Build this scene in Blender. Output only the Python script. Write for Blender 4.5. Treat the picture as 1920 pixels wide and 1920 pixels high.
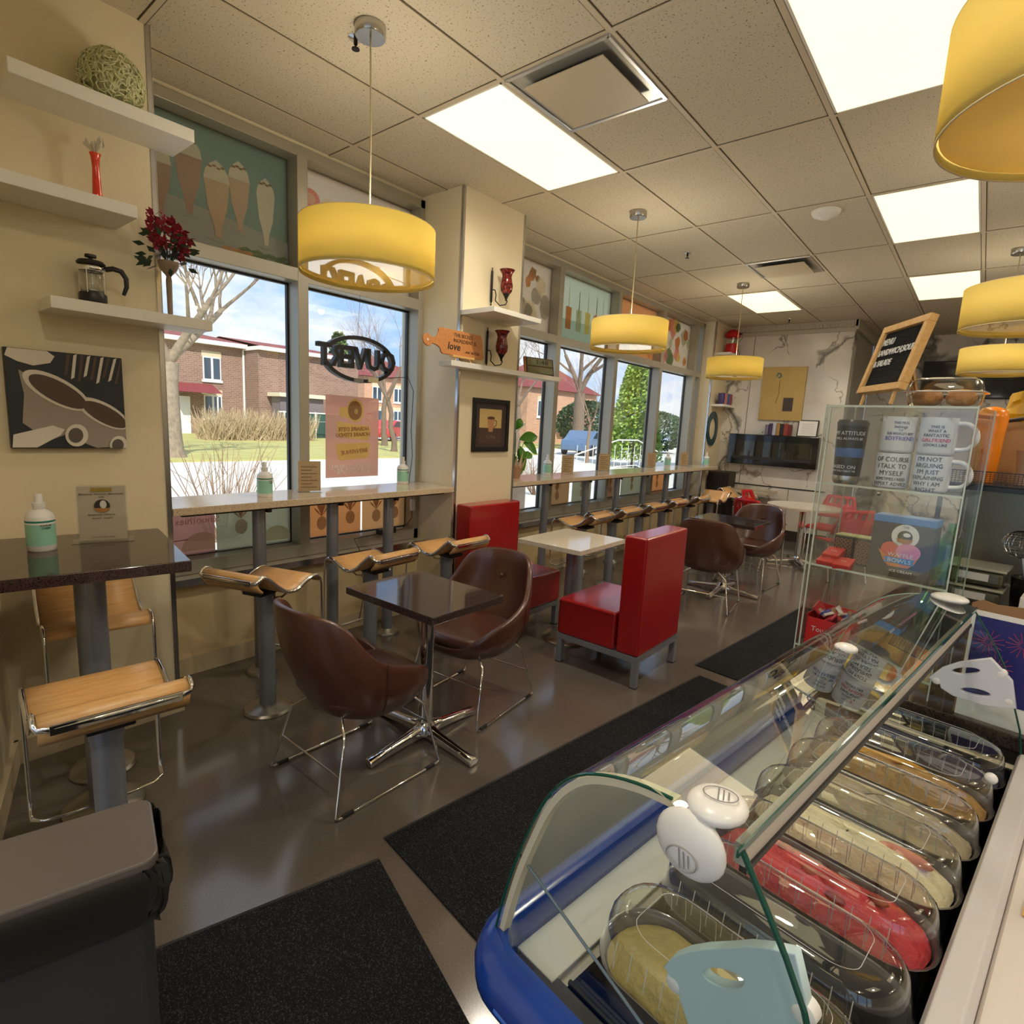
import bpy, bmesh, math, random
from mathutils import Vector, Matrix
from math import sin, cos, pi, radians
SC = bpy.context.scene
for o in list(bpy.data.objects): bpy.data.objects.remove(o)
COL = SC.collection
# ---------------------------------------------------------------- camera
YAW, PITCH, ROLL = .6856, .1577, .0502
_F = Vector((-sin(YAW)*cos(PITCH), cos(YAW)*cos(PITCH), -sin(PITCH)))
_R0 = Vector((cos(YAW), sin(YAW), 0)); _U0 = _R0.cross(_F)
_R = _R0*cos(ROLL)+_U0*sin(ROLL); _U = _U0*cos(ROLL)-_R0*sin(ROLL)
cam = bpy.data.objects.new('camera', bpy.data.cameras.new('camera')); COL.objects.link(cam)
cam.matrix_world = Matrix(((_R.x,_U.x,-_F.x,0),(_R.y,_U.y,-_F.y,0),(_R.z,_U.z,-_F.z,1.6),(0,0,0,1)))
cam.data.sensor_width = 36; cam.data.lens = 1057.3/1920*36; cam.data.clip_start = .02; cam.data.clip_end = 400
SC.camera = cam
# ---------------------------------------------------------------- colour management, sampling
SC.view_settings.view_transform = 'Standard'; SC.view_settings.look = 'None'
SC.view_settings.gamma = 1; SC.view_settings.use_curve_mapping = False
SC.view_settings.exposure = 0.0
cy = SC.cycles
cy.max_bounces = 8; cy.diffuse_bounces = 4; cy.glossy_bounces = 4; cy.transmission_bounces = 6
cy.transparent_max_bounces = 24; cy.sample_clamp_indirect = 6; cy.caustics_reflective = False; cy.caustics_refractive = False
cy.use_denoising = True
# ---------------------------------------------------------------- sky
W = bpy.data.worlds.new('sky'); SC.world = W; W.use_nodes = True
nt = W.node_tree; nt.nodes.clear()
def wn(t, **k):
    n = nt.nodes.new(t)
    for a, b in k.items(): setattr(n, a, b)
    return n
out = wn('ShaderNodeOutputWorld'); bg = wn('ShaderNodeBackground'); tc = wn('ShaderNodeTexCoord')
mp = wn('ShaderNodeMapping'); mp.inputs['Scale'].default_value = (1,1,2.2)
nz = wn('ShaderNodeTexNoise'); nz.inputs['Scale'].default_value = 3.2; nz.inputs['Detail'].default_value = 7; nz.inputs['Roughness'].default_value = .6
rp = wn('ShaderNodeValToRGB'); rp.color_ramp.elements[0].position = .44; rp.color_ramp.elements[1].position = .60
rp.color_ramp.elements[0].color = (.40,.62,.98,1); rp.color_ramp.elements[1].color = (.93,.95,1.0,1)
bg.inputs['Strength'].default_value = 1.25
nt.links.new(tc.outputs['Generated'], mp.inputs['Vector']); nt.links.new(mp.outputs[0], nz.inputs['Vector'])
nt.links.new(nz.outputs['Fac'], rp.inputs['Fac']); nt.links.new(rp.outputs[0], bg.inputs['Color']); nt.links.new(bg.outputs[0], out.inputs['Surface'])
sun = bpy.data.objects.new('sun', bpy.data.lights.new('sun', 'SUN')); COL.objects.link(sun)
sun.data.energy = 5.5; sun.data.angle = radians(.6); sun.data.color = (1,.95,.86)
sun.rotation_euler = (radians(46), 0, radians(62))
# ---------------------------------------------------------------- materials
MATS = {}
def newmat(name):
    m = bpy.data.materials.new(name); m.use_nodes = True; MATS[name] = m
    return m, m.node_tree, m.node_tree.nodes['Principled BSDF']
def N(t, ty, **ins):
    n = t.nodes.new(ty)
    for k, v in ins.items(): n.inputs[k.replace('_',' ')].default_value = v
    return n
def c4(c): return (c[0], c[1], c[2], 1)
def srgb(r, g, b):
    f = lambda v: (v/255/12.92) if v/255 <= .04045 else ((v/255+.055)/1.055)**2.4
    return (f(r), f(g), f(b))
def P(name, col, rough=.5, metal=0, spec=.5, var=0, vs=8, bump=0, bs=60, coat=0, emit=0, sub=0):
    if name in MATS: return MATS[name]
    m, t, b = newmat(name)
    b.inputs['Base Color'].default_value = c4(col); b.inputs['Roughness'].default_value = rough
    b.inputs['Metallic'].default_value = metal; b.inputs['Specular IOR Level'].default_value = spec
    b.inputs['Coat Weight'].default_value = coat; b.inputs['Coat Roughness'].default_value = .12
    if emit: b.inputs['Emission Color'].default_value = c4(col); b.inputs['Emission Strength'].default_value = emit
    tcx = t.nodes.new('ShaderNodeTexCoord')
    if var:
        n = N(t,'ShaderNodeTexNoise', Scale=vs, Detail=4); r = t.nodes.new('ShaderNodeMapRange')
        r.inputs['To Min'].default_value = 1-var; r.inputs['To Max'].default_value = 1+var
        mx = t.nodes.new('ShaderNodeMix'); mx.data_type = 'RGBA'; mx.blend_type = 'MULTIPLY'; mx.inputs['Factor'].default_value = 1
        mx.inputs['A'].default_value = c4(col)
        t.links.new(tcx.outputs['Object'], n.inputs['Vector']); t.links.new(n.outputs['Fac'], r.inputs['Value'])
        t.links.new(r.outputs[0], mx.inputs['B']); t.links.new(mx.outputs['Result'], b.inputs['Base Color'])
    if bump:
        n = N(t,'ShaderNodeTexNoise', Scale=bs, Detail=3); bp = N(t,'ShaderNodeBump', Strength=bump, Distance=.01)
        t.links.new(tcx.outputs['Object'], n.inputs['Vector']); t.links.new(n.outputs['Fac'], bp.inputs['Height']); t.links.new(bp.outputs[0], b.inputs['Normal'])
    return m
def speckle(name, base, dots, rough=.15, scale=220, lo=.38, hi=.46, coat=0, big=.12, spec=.5):
    m, t, b = newmat(name)
    tcx = t.nodes.new('ShaderNodeTexCoord'); n = N(t,'ShaderNodeTexNoise', Scale=scale, Detail=2, Roughness=.7)
    r = t.nodes.new('ShaderNodeValToRGB'); r.color_ramp.elements[0].position = lo; r.color_ramp.elements[1].position = hi
    r.color_ramp.elements[0].color = c4(dots); r.color_ramp.elements[1].color = c4(base)
    n2 = N(t,'ShaderNodeTexNoise', Scale=2.3, Detail=5); mr = t.nodes.new('ShaderNodeMapRange'); mr.inputs['To Min'].default_value = 1-big; mr.inputs['To Max'].default_value = 1+big
    mx = t.nodes.new('ShaderNodeMix'); mx.data_type = 'RGBA'; mx.blend_type = 'MULTIPLY'; mx.inputs['Factor'].default_value = 1
    t.links.new(tcx.outputs['Object'], n.inputs['Vector']); t.links.new(tcx.outputs['Object'], n2.inputs['Vector'])
    t.links.new(n.outputs['Fac'], r.inputs['Fac']); t.links.new(r.outputs[0], mx.inputs['A']); t.links.new(n2.outputs['Fac'], mr.inputs['Value']); t.links.new(mr.outputs[0], mx.inputs['B'])
    t.links.new(mx.outputs['Result'], b.inputs['Base Color']); b.inputs['Roughness'].default_value = rough; b.inputs['Coat Weight'].default_value = coat
    b.inputs['Specular IOR Level'].default_value = spec
    return m
def wood(name, c1, c2, rough=.35, scale=(2,30,30), ws=3):
    m, t, b = newmat(name)
    tcx = t.nodes.new('ShaderNodeTexCoord'); mp = t.nodes.new('ShaderNodeMapping'); mp.inputs['Scale'].default_value = scale
    n = N(t,'ShaderNodeTexNoise', Scale=ws, Detail=6, Roughness=.65); r = t.nodes.new('ShaderNodeValToRGB')
    r.color_ramp.elements[0].position = .35; r.color_ramp.elements[1].position = .68
    r.color_ramp.elements[0].color = c4(c1); r.color_ramp.elements[1].color = c4(c2)
    t.links.new(tcx.outputs['Object'], mp.inputs['Vector']); t.links.new(mp.outputs[0], n.inputs['Vector']); t.links.new(n.outputs['Fac'], r.inputs['Fac'])
    t.links.new(r.outputs[0], b.inputs['Base Color']); b.inputs['Roughness'].default_value = rough
    return m
def glass(name, tint=(1,1,1), refl=1.0, rough=.0, ior=1.45):
    m = bpy.data.materials.new(name); m.use_nodes = True; MATS[name] = m; t = m.node_tree; t.nodes.clear()
    o = t.nodes.new('ShaderNodeOutputMaterial'); mx = t.nodes.new('ShaderNodeMixShader'); tr = N(t,'ShaderNodeBsdfTransparent', Color=c4(tint))
    gl = N(t,'ShaderNodeBsdfGlossy', Color=(1,1,1,1), Roughness=rough); fr = N(t,'ShaderNodeLayerWeight', Blend=.5)
    pw = t.nodes.new('ShaderNodeMath'); pw.operation = 'POWER'; pw.inputs[1].default_value = 4
    ml = t.nodes.new('ShaderNodeMath'); ml.operation = 'MULTIPLY_ADD'; ml.inputs[1].default_value = .85*refl; ml.inputs[2].default_value = .05*refl; ml.use_clamp = True
    t.links.new(fr.outputs['Facing'], pw.inputs[0]); t.links.new(pw.outputs[0], ml.inputs[0]); t.links.new(ml.outputs[0], mx.inputs[0]); t.links.new(tr.outputs[0], mx.inputs[1]); t.links.new(gl.outputs[0], mx.inputs[2]); t.links.new(mx.outputs[0], o.inputs['Surface'])
    return m
def film(name, col, clear=.25, trans=.6):
    """printed translucent film on a window: light passes through it coloured"""
    m = bpy.data.materials.new(name); m.use_nodes = True; MATS[name] = m; t = m.node_tree; t.nodes.clear()
    o = t.nodes.new('ShaderNodeOutputMaterial'); a = t.nodes.new('ShaderNodeMixShader'); b = t.nodes.new('ShaderNodeMixShader')
    tr = N(t,'ShaderNodeBsdfTransparent', Color=c4([min(1,x*1.2) for x in col])); tl = N(t,'ShaderNodeBsdfTranslucent', Color=c4(col)); df = N(t,'ShaderNodeBsdfDiffuse', Color=c4(col))
    b.inputs[0].default_value = trans; a.inputs[0].default_value = clear
    t.links.new(df.outputs[0], b.inputs[1]); t.links.new(tl.outputs[0], b.inputs[2]); t.links.new(b.outputs[0], a.inputs[1]); t.links.new(tr.outputs[0], a.inputs[2]); t.links.new(a.outputs[0], o.inputs['Surface'])
    return m
def emis(name, col, s):
    m, t, b = newmat(name); b.inputs['Base Color'].default_value = c4(col); b.inputs['Emission Color'].default_value = c4(col); b.inputs['Emission Strength'].default_value = s
    return m
# surfaces
M_CREAM = P('cream_paint', srgb(229,216,184), .55, var=.03, vs=2, bump=.05, bs=300)
M_CREAM2 = P('cream_paint_low_wall', srgb(224,202,156), .5, var=.03, vs=2)
M_WHITE = P('white_paint', srgb(235,232,222), .45)
M_GREYF = P('grey_window_frame', srgb(172,166,150), .4, metal=.3)
M_ALU = P('brushed_aluminium', srgb(200,202,206), .3, metal=1)
M_STRIP = P('metal_corner_strip', srgb(205,205,208), .22, metal=1)
M_BLACK = P('black_plastic', (.012,.012,.013), .4)
M_GASKET = P('window_gasket', (.02,.02,.022), .5)
M_CHROME = P('polished_chrome', (.86,.86,.87), .06, metal=1)
M_GREYMETAL = P('grey_painted_metal', srgb(142,144,150), .32, metal=.4, var=.03, vs=30)
M_LEG = P('grey_column_metal', srgb(136,139,146), .3, metal=.35)
M_STEEL = P('stainless_steel', srgb(190,188,184), .25, metal=1)
M_OAK = wood('oak_veneer', srgb(203,152,92), srgb(225,180,122), .35, (3,40,40))
M_PINE = wood('pine_wood', srgb(222,170,100), srgb(236,196,132), .45, (30,3,30))
M_BAMBOO = wood('bamboo_board', srgb(176,110,56), srgb(205,140,80), .45, (3,30,30))
M_LEATHER = P('brown_leather', srgb(84,50,38), .28, bump=.10, bs=260, var=.06, vs=6, spec=.6, coat=.25)
M_REDV = P('red_vinyl', srgb(160,16,20), .26, bump=.05, bs=250, var=.05, vs=5, spec=.6, coat=.45)
M_REDP = P('red_plastic', srgb(196,24,30), .35)
M_DARKGRAN = speckle('dark_brown_granite', srgb(70,54,50), srgb(28,21,21), .06, 260, .40, .50)
M_LIGHTGRAN = speckle('beige_speckled_stone', srgb(214,196,168), srgb(150,120,92), .1, 240, .36, .46)
M_CREAMSTONE = speckle('cream_polished_stone', srgb(226,216,196), srgb(196,180,156), .08, 120, .35, .45)
M_FLOOR = speckle('polished_concrete', srgb(104,94,86), srgb(92,84,77), .14, 190, .35, .6, big=.16, spec=.75)
M_TILE = speckle('ceiling_tile', srgb(208,198,176), srgb(120,108,88), .9, 95, .335, .385, big=.04, spec=.1)
M_GRID = P('ceiling_grid_paint', srgb(205,192,166), .6)
M_PANEL = emis('light_diffuser', (1,.82,.50), 1.55)
M_BASE = P('baseboard_paint', srgb(205,190,158), .5)
M_MAT = speckle('black_rib_mat', (.009,.009,.010), (.05,.052,.055), .95, 210, .33, .47, big=.4, spec=.15)
M_GLASS = glass('window_glass', (.97,.985,.98), .9)
M_CGLASS = glass('case_glass', (.93,.975,.955), 1.0)
M_EDGE = P('green_glass_edge', srgb(20,78,66), .12, spec=.8)
M_ACRYL = glass('clear_acrylic', (.965,.97,.955), .75)
M_ACRYLE = P('acrylic_edge', srgb(196,206,190), .15, spec=.9)
M_PLASTIC = glass('clear_plastic', (.93,.94,.93), 1.5, .03)
M_WPLAS = P('white_plastic', srgb(236,234,230), .3)
M_INK = P('black_ink', (.01,.01,.012), .5)
M_PAPER = P('white_paper', srgb(238,234,226), .6)
def marble():
    m, t, b = newmat('calacatta_marble')
    tcx = t.nodes.new('ShaderNodeTexCoord'); L = t.links.new
    col = None
    base = N(t,'ShaderNodeTexNoise', Scale=.9, Detail=5)
    rb = t.nodes.new('ShaderNodeValToRGB'); rb.color_ramp.elements[0].color = c4(srgb(196,190,180)); rb.color_ramp.elements[1].color = c4(srgb(232,226,214)); rb.color_ramp.elements[0].position = .3; rb.color_ramp.elements[1].position = .55
    L(tcx.outputs['Object'], base.inputs['Vector']); L(base.outputs['Fac'], rb.inputs['Fac']); col = rb.outputs[0]
    for sc, w, dark, dist in ((.62,.045,srgb(104,96,86),1.0),(1.5,.016,srgb(146,136,122),.7)):
        nn = N(t,'ShaderNodeTexNoise', Scale=2.2, Detail=4); va = t.nodes.new('ShaderNodeVectorMath'); va.operation = 'SCALE'; va.inputs['Scale'].default_value = dist
        ad = t.nodes.new('ShaderNodeVectorMath'); L(tcx.outputs['Object'], nn.inputs['Vector']); L(nn.outputs['Color'], va.inputs[0]); L(tcx.outputs['Object'], ad.inputs[0]); L(va.outputs[0], ad.inputs[1])
        mp = t.nodes.new('ShaderNodeMapping'); mp.inputs['Scale'].default_value = (1,1,.55); mp.inputs['Rotation'].default_value = (0,.5,0); L(ad.outputs[0], mp.inputs[0])
        vo = t.nodes.new('ShaderNodeTexVoronoi'); vo.feature = 'DISTANCE_TO_EDGE'; vo.inputs['Scale'].default_value = sc; L(mp.outputs[0], vo.inputs['Vector'])
        gt = N(t,'ShaderNodeTexNoise', Scale=1.7, Detail=2); L(tcx.outputs['Object'], gt.inputs['Vector'])
        wr = t.nodes.new('ShaderNodeMapRange'); wr.inputs['From Min'].default_value = .37; wr.inputs['From Max'].default_value = .62; wr.inputs['To Min'].default_value = .001; wr.inputs['To Max'].default_value = w*1.6; L(gt.outputs['Fac'], wr.inputs['Value'])
        dv = t.nodes.new('ShaderNodeMath'); dv.operation = 'DIVIDE'; dv.use_clamp = True; L(vo.outputs['Distance'], dv.inputs[0]); L(wr.outputs[0], dv.inputs[1])
        mx = t.nodes.new('ShaderNodeMix'); mx.data_type = 'RGBA'; mx.inputs['A'].default_value = c4(dark); L(dv.outputs[0], mx.inputs['Factor']); L(col, mx.inputs['B']); col = mx.outputs['Result']
    L(col, b.inputs['Base Color']); b.inputs['Roughness'].default_value = .22
    return m
M_MARBLE = marble()
def brick(name, c1, c2, mortar, scale=1.0):
    m, t, b = newmat(name)
    tcx = t.nodes.new('ShaderNodeTexCoord'); br = t.nodes.new('ShaderNodeTexBrick'); sp = t.nodes.new('ShaderNodeSeparateXYZ'); ad = t.nodes.new('ShaderNodeMath'); cb = t.nodes.new('ShaderNodeCombineXYZ')
    L = t.links.new; L(tcx.outputs['Object'], sp.inputs[0]); L(sp.outputs[0], ad.inputs[0]); L(sp.outputs[1], ad.inputs[1]); L(ad.outputs[0], cb.inputs[0]); L(sp.outputs[2], cb.inputs[1])
    br.inputs['Color1'].default_value = c4(c1); br.inputs['Color2'].default_value = c4(c2); br.inputs['Mortar'].default_value = c4(mortar)
    br.inputs['Scale'].default_value = scale; br.inputs['Brick Width'].default_value = .32; br.inputs['Row Height'].default_value = .12; br.inputs['Mortar Size'].default_value = .014
    L(cb.outputs[0], br.inputs['Vector']); L(br.outputs['Color'], b.inputs['Base Color']); b.inputs['Roughness'].default_value = .9
    return m
# ---------------------------------------------------------------- mesh builder
def smooth_obj(me, ang=40):
    for p in me.polygons: p.use_smooth = True
    me.set_sharp_from_angle(angle=radians(ang))
class MB:
    def __init__(s, xf=None): s.v = []; s.f = []; s.mi = []; s.cur = 0; s.xf = xf
    def mat(s, i): s.cur = i; return s
    def add(s, vs, fs):
        k = len(s.v)
        s.v += [tuple((s.xf @ Vector(p)) if s.xf else p) for p in vs]
        s.f += [tuple(k+i for i in f) for f in fs]; s.mi += [s.cur]*len(fs); return s
    def box(s, a, b, rot=None, piv=None):
        x0,y0,z0 = a; x1,y1,z1 = b
        vs = [Vector(p) for p in ((x0,y0,z0),(x1,y0,z0),(x1,y1,z0),(x0,y1,z0),(x0,y0,z1),(x1,y0,z1),(x1,y1,z1),(x0,y1,z1))]
        if rot is not None:
            pv = Vector(piv) if piv is not None else sum(vs, Vector())/8
            vs = [pv + rot @ (p-pv) for p in vs]
        return s.add(vs, [(0,3,2,1),(4,5,6,7),(0,1,5,4),(1,2,6,5),(2,3,7,6),(3,0,4,7)])
    def poly(s, pts): return s.add(pts, [tuple(range(len(pts)))])
    def prism(s, pts, off):
        """polygon pts (3D) extruded by vector off"""
        n = len(pts); off = Vector(off); a = [Vector(p) for p in pts]; b = [p+off for p in a]
        fs = [tuple(range(n))[::-1], tuple(range(n, 2*n))] + [(i, (i+1)%n, n+(i+1)%n, n+i) for i in range(n)]
        return s.add(a+b, fs)
    def tube(s, path, r, n=8, closed=False, sx=1, flat=None, up=None):
        """sweep; flat=(w,h) gives a rectangular strip section"""
        pts = [Vector(p) for p in path]; m = len(pts)
        rs = r if isinstance(r, (list, tuple)) else [r]*m
        tans = []
        for i in range(m):
            a = pts[(i-1) % m] if (closed or i > 0) else pts[i]; b = pts[(i+1) % m] if (closed or i < m-1) else pts[i]
            t = (b-a); tans.append(t.normalized() if t.length > 1e-9 else Vector((0,0,1)))
        u = Vector(up) if up else (Vector((0,0,1)) if abs(tans[0].z) < .9 else Vector((1,0,0)))
        u = (u - tans[0]*u.dot(tans[0])).normalized(); vs = []; fr = []
        for i in range(m):
            if i: 
                u = (Vector(up) if up else u); u = u - tans[i]*u.dot(tans[i])
                if u.length < 1e-5: u = Vector((1,0,0)).cross(tans[i])
                u.normalize()
            w = tans[i].cross(u)
            if flat:
                for q in ((-1,-1),(1,-1),(1,1),(-1,1)): vs.append(pts[i]+w*(q[0]*flat[0]/2)+u*(q[1]*flat[1]/2))
            else:
                for k in range(n): vs.append(pts[i]+(u*cos(2*pi*k/n)+w*sin(2*pi*k/n)*sx)*rs[i])
        if flat: n = 4
        fs = []
        for i in range(m if closed else m-1):
            a = i*n; b = ((i+1) % m)*n
            for k in range(n): fs.append((a+k, a+(k+1)%n, b+(k+1)%n, b+k))
        if not closed: fs.append(tuple(range(n))[::-1]); fs.append(tuple((m-1)*n+k for k in range(n)))
        return s.add(vs, fs)
    def lathe(s, prof, n=24, c=(0,0,0), cap=True, sx=1, sy=1, ax=None):
        """prof: list of (r, z)"""
        vs = []; fs = []; c = Vector(c)
        for r, z in prof:
            for k in range(n):
                p = Vector((r*cos(2*pi*k/n)*sx, r*sin(2*pi*k/n)*sy, z))
                if ax is not None: p = ax @ p
                vs.append(c+p)
        for i in range(len(prof)-1):
            for k in range(n): fs.append((i*n+k, i*n+(k+1)%n, (i+1)*n+(k+1)%n, (i+1)*n+k))
        if cap:
            if prof[0][0] > 1e-4: fs.append(tuple(range(n))[::-1])
            if prof[-1][0] > 1e-4: fs.append(tuple((len(prof)-1)*n+k for k in range(n)))
        return s.add(vs, fs)
    def ball(s, c, r, n=12, sc=(1,1,1), m=8):
        prof = [(max(1e-5, r*sin(pi*i/m)), -r*cos(pi*i/m)*sc[2]) for i in range(m+1)]
        return s.lathe(prof, n, c, False, sc[0], sc[1])
    def build(s, name, mats, parent=None, smooth=None, bevel=0, seg=2, solid=0, sub=0, loc=None, rz=0):
        me = bpy.data.meshes.new(name); me.from_pydata(s.v, [], s.f); 
        for m in (mats if isinstance(mats, (list, tuple)) else [mats]): me.materials.append(m)
        for p, i in zip(me.polygons, s.mi): p.material_index = i
        bm = bmesh.new(); bm.from_mesh(me); bmesh.ops.remove_doubles(bm, verts=bm.verts, dist=1e-6); bmesh.ops.recalc_face_normals(bm, faces=bm.faces); bm.to_mesh(me); bm.free()
        if smooth: smooth_obj(me, smooth)
        o = bpy.data.objects.new(name, me); COL.objects.link(o); o.parent = parent
        if loc: o.location = loc
        if rz: o.rotation_euler.z = rz
        if solid: md = o.modifiers.new('s','SOLIDIFY'); md.thickness = solid; md.offset = 0
        if bevel: md = o.modifiers.new('b','BEVEL'); md.width = bevel; md.segments = seg; md.limit_method = 'ANGLE'; md.angle_limit = radians(40)
        if sub: md = o.modifiers.new('u','SUBSURF'); md.levels = sub; md.render_levels = sub
        return o
def bx(name, a, b, m, parent=None, bevel=0, **k): return MB().box(a, b).build(name, m, parent, bevel=bevel, **k)
def thing(name, label, cat, loc=(0,0,0), rz=0, group=None):
    o = bpy.data.objects.new(name, None); COL.objects.link(o); o.location = loc; o.rotation_euler = (0,0,rz); o.empty_display_size = .1
    o['label'] = label; o['category'] = cat
    if group: o['group'] = group
    return o
def tag(o, label, cat, group=None):
    o['label'] = label; o['category'] = cat
    if group: o['group'] = group
    return o
def struct(o): o['kind'] = 'structure'; return o
def dup(root, loc, rz, label, group=None):
    r = root.copy(); COL.objects.link(r); r.location = loc; r.rotation_euler = (0,0,rz); r['label'] = label
    if group: r['group'] = group
    for ch in [o for o in bpy.data.objects if o.parent == root]:
        c = ch.copy(); COL.objects.link(c); c.parent = r
        for g in [o for o in bpy.data.objects if o.parent == ch]:
            d = g.copy(); COL.objects.link(d); d.parent = c
    return r
def frame3(o, x, y):
    """matrix with origin o, local x axis, local y axis"""
    x = Vector(x).normalized(); y = Vector(y); y = (y-x*y.dot(x)).normalized(); z = x.cross(y)
    return Matrix(((x.x,y.x,z.x,o[0]),(x.y,y.y,z.y,o[1]),(x.z,y.z,z.z,o[2]),(0,0,0,1)))
def text(body, size, mtx, mat, name='lettering', parent=None, ext=.0006, al='CENTER', sx=1, shear=0, sp=1, wrapR=None, bold=0):
    """flat or slightly raised lettering; mtx places its x/y plane. wrapR bends it round a cylinder of that radius"""
    cu = bpy.data.curves.new('t', 'FONT'); cu.body = body; cu.size = size; cu.align_x = al; cu.align_y = 'CENTER'; cu.extrude = ext; cu.shear = shear; cu.space_character = sp; cu.resolution_u = 2; cu.offset = bold
    ob = bpy.data.objects.new('t', cu); COL.objects.link(ob); bpy.context.view_layer.update()
    me = bpy.data.meshes.new_from_object(ob.evaluated_get(bpy.context.evaluated_depsgraph_get())); bpy.data.objects.remove(ob); bpy.data.curves.remove(cu)
    for v in me.vertices:
        p = v.co.copy(); p.x *= sx
        if wrapR:
            a = p.x/wrapR; r = wrapR+.0012+p.z; p = Vector((r*sin(a), p.y, r*cos(a)-wrapR))
        v.co = mtx @ p
    me.materials.clear(); me.materials.append(mat); me.name = name
    o = bpy.data.objects.new(name, me); COL.objects.link(o); o.parent = parent
    return o
def join(objs, name, parent=None):
    me = bpy.data.meshes.new(name); bm = bmesh.new(); mats = []
    for o in objs:
        k = len(bm.faces); bm.from_mesh(o.data); bm.faces.ensure_lookup_table()
        m = o.data.materials[0]
        if m not in mats: mats.append(m)
        for f in bm.faces[k:]: f.material_index = mats.index(m)
    bm.to_mesh(me); bm.free()
    for m in mats: me.materials.append(m)
    for o in objs: bpy.data.objects.remove(o)
    r = bpy.data.objects.new(name, me); COL.objects.link(r); r.parent = parent
    return r
def arc(cx, cy, r, a0, a1, n): return [(cx+r*cos(a0+(a1-a0)*i/n), cy+r*sin(a0+(a1-a0)*i/n)) for i in range(n+1)]
def rrect(x0, y0, x1, y1, r, n=5):
    p = []
    for cx, cy, a in ((x1-r,y1-r,0),(x0+r,y1-r,pi/2),(x0+r,y0+r,pi),(x1-r,y0+r,3*pi/2)): p += arc(cx, cy, r, a, a+pi/2, n)
    return p
# ================================================================ ROOM SHELL
H = 3.252; XW = -3.5
# floor and ceiling
struct(MB().box((-3.6,-3.2,-.12),(4.2,11.3,0)).build('floor', M_FLOOR))
ce = struct(bx('ceiling', (-3.62,-3.2,H), (4.2,11.3,H+.3), M_TILE))
g = MB()
X0, Y0 = -3.277, 2.265
gx = [X0+.61*i for i in range(13)]; gy = [Y0+1.22*j for j in range(-4,8)]
for x in gx: g.box((x-.0125,-3.2,H-.006),(x+.0125,11.3,H+.001))
for y in gy: g.box((-3.6,y-.0125,H-.005),(4.2,y+.0125,H+.001))
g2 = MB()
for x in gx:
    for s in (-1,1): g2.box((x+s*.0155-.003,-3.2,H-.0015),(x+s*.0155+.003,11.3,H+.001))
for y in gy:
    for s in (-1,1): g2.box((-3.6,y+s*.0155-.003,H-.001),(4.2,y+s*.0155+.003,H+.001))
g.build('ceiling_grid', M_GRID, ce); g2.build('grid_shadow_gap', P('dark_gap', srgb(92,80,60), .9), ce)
bx('half_tile_bar', (X0+1.22,Y0+.6-.0125,H-.005), (X0+1.83,Y0+.6+.0125,H+.001), M_GRID, ce)
# pillars and walls
def wall(name, a, b, m=M_CREAM, **k): return struct(bx(name, a, b, m, **k))
wall('wall_left', (-3.75,-.2,0), (-3.09,1.075,H))
wall('wall_column', (-3.75,3.06,0), (-3.09,3.765,H))
wall('wall_corner', (-3.75,8.72,0), (-3.33,9.36,H))
wall('wall_window', (-3.72,1.05,0), (-3.50,3.08,.6), M_CREAM2)
wall('wall_window_far', (-3.72,3.74,0), (-3.50,8.75,.6), M_CREAM2)
wall('wall_window_head', (-3.72,1.05,3.215), (-3.53,3.08,H)); wall('wall_window_head_far', (-3.72,3.74,3.215), (-3.53,8.75,H))
ew = MB().box((0,-.2,0),(1.25,0,H)).build('wall_end', M_CREAM, loc=(-3.12,.415,0), rz=radians(-15)); struct(ew)
wall('wall_far', (-3.75,9.36,0), (-1.6,9.6,H), M_MARBLE)
wall('wall_chimney', (-1.68,9.6,0), (-1.602,11.1,H), P('grey_marble_side', srgb(176,170,156), .35, var=.15, vs=3))
wall('wall_back', (-1.6,11.1,0), (4.2,11.3,H), M_MARBLE)
wall('wall_right', (4.0,-3.2,0), (4.2,11.3,H))
# entrance wall behind the camera: brick-height sill, unseen storefront windows added for daylight
wall('wall_entrance', (-2.1,-3.2,0), (4.2,-3.0,.25)); wall('wall_entrance_head', (-2.1,-3.2,2.75), (4.2,-3.0,H)); wall('wall_entrance_side', (-2.1,-3.2,0), (-1.95,.08,H))
for i, x in enumerate((.1,1.5,2.9)): wall('wall_entrance_post', (x-.05,-3.2,.25), (x+.05,-3.0,2.75), M_GREYF)
# crown moulding on the chimney breast
m = MB(); m.box((-3.2,9.31,3.16),(-1.56,9.37,H)); m.box((-3.2,9.33,3.10),(-1.58,9.37,3.16))
for i in range(16): m.box((-3.15+i*.1,9.295,3.165),(-3.11+i*.1,9.32,3.215))
m.box((-1.6,9.31,3.12),(-1.55,11.1,H)); struct(m.build('trim_1', P('crown_moulding', srgb(190,182,162), .5), bevel=.006))
m = MB(); m.box((-3.33,9.352,.80),(-1.7,9.36,.815)); struct(m.build('trim_2', M_INK))
m = MB(); m.box((-2.95,9.352,.815),(-2.944,9.36,3.1)); m.box((-2.2,9.352,.0),(-2.196,9.36,.8)); struct(m.build('trim_3', P('marble_joint', srgb(120,112,98), .6)))
# steel corner strips
for i, (x, y) in enumerate(((-3.09,1.075),(-3.09,3.06),(-3.09,3.765),(-3.33,8.72))):
    m = MB(); s = 1 if i in (0,2) else -1
    m.box((x-.02, y-.001 if s > 0 else y-.003, 0),(x+.003, y+.003 if s > 0 else y+.001, H)); m.box((x-.001, y-(.02 if s > 0 else -.02) if s > 0 else y, 0),(x+.003, y if s > 0 else y+.02, H))
    struct(m.build('trim_%d' % (i+4), M_STRIP))
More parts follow.
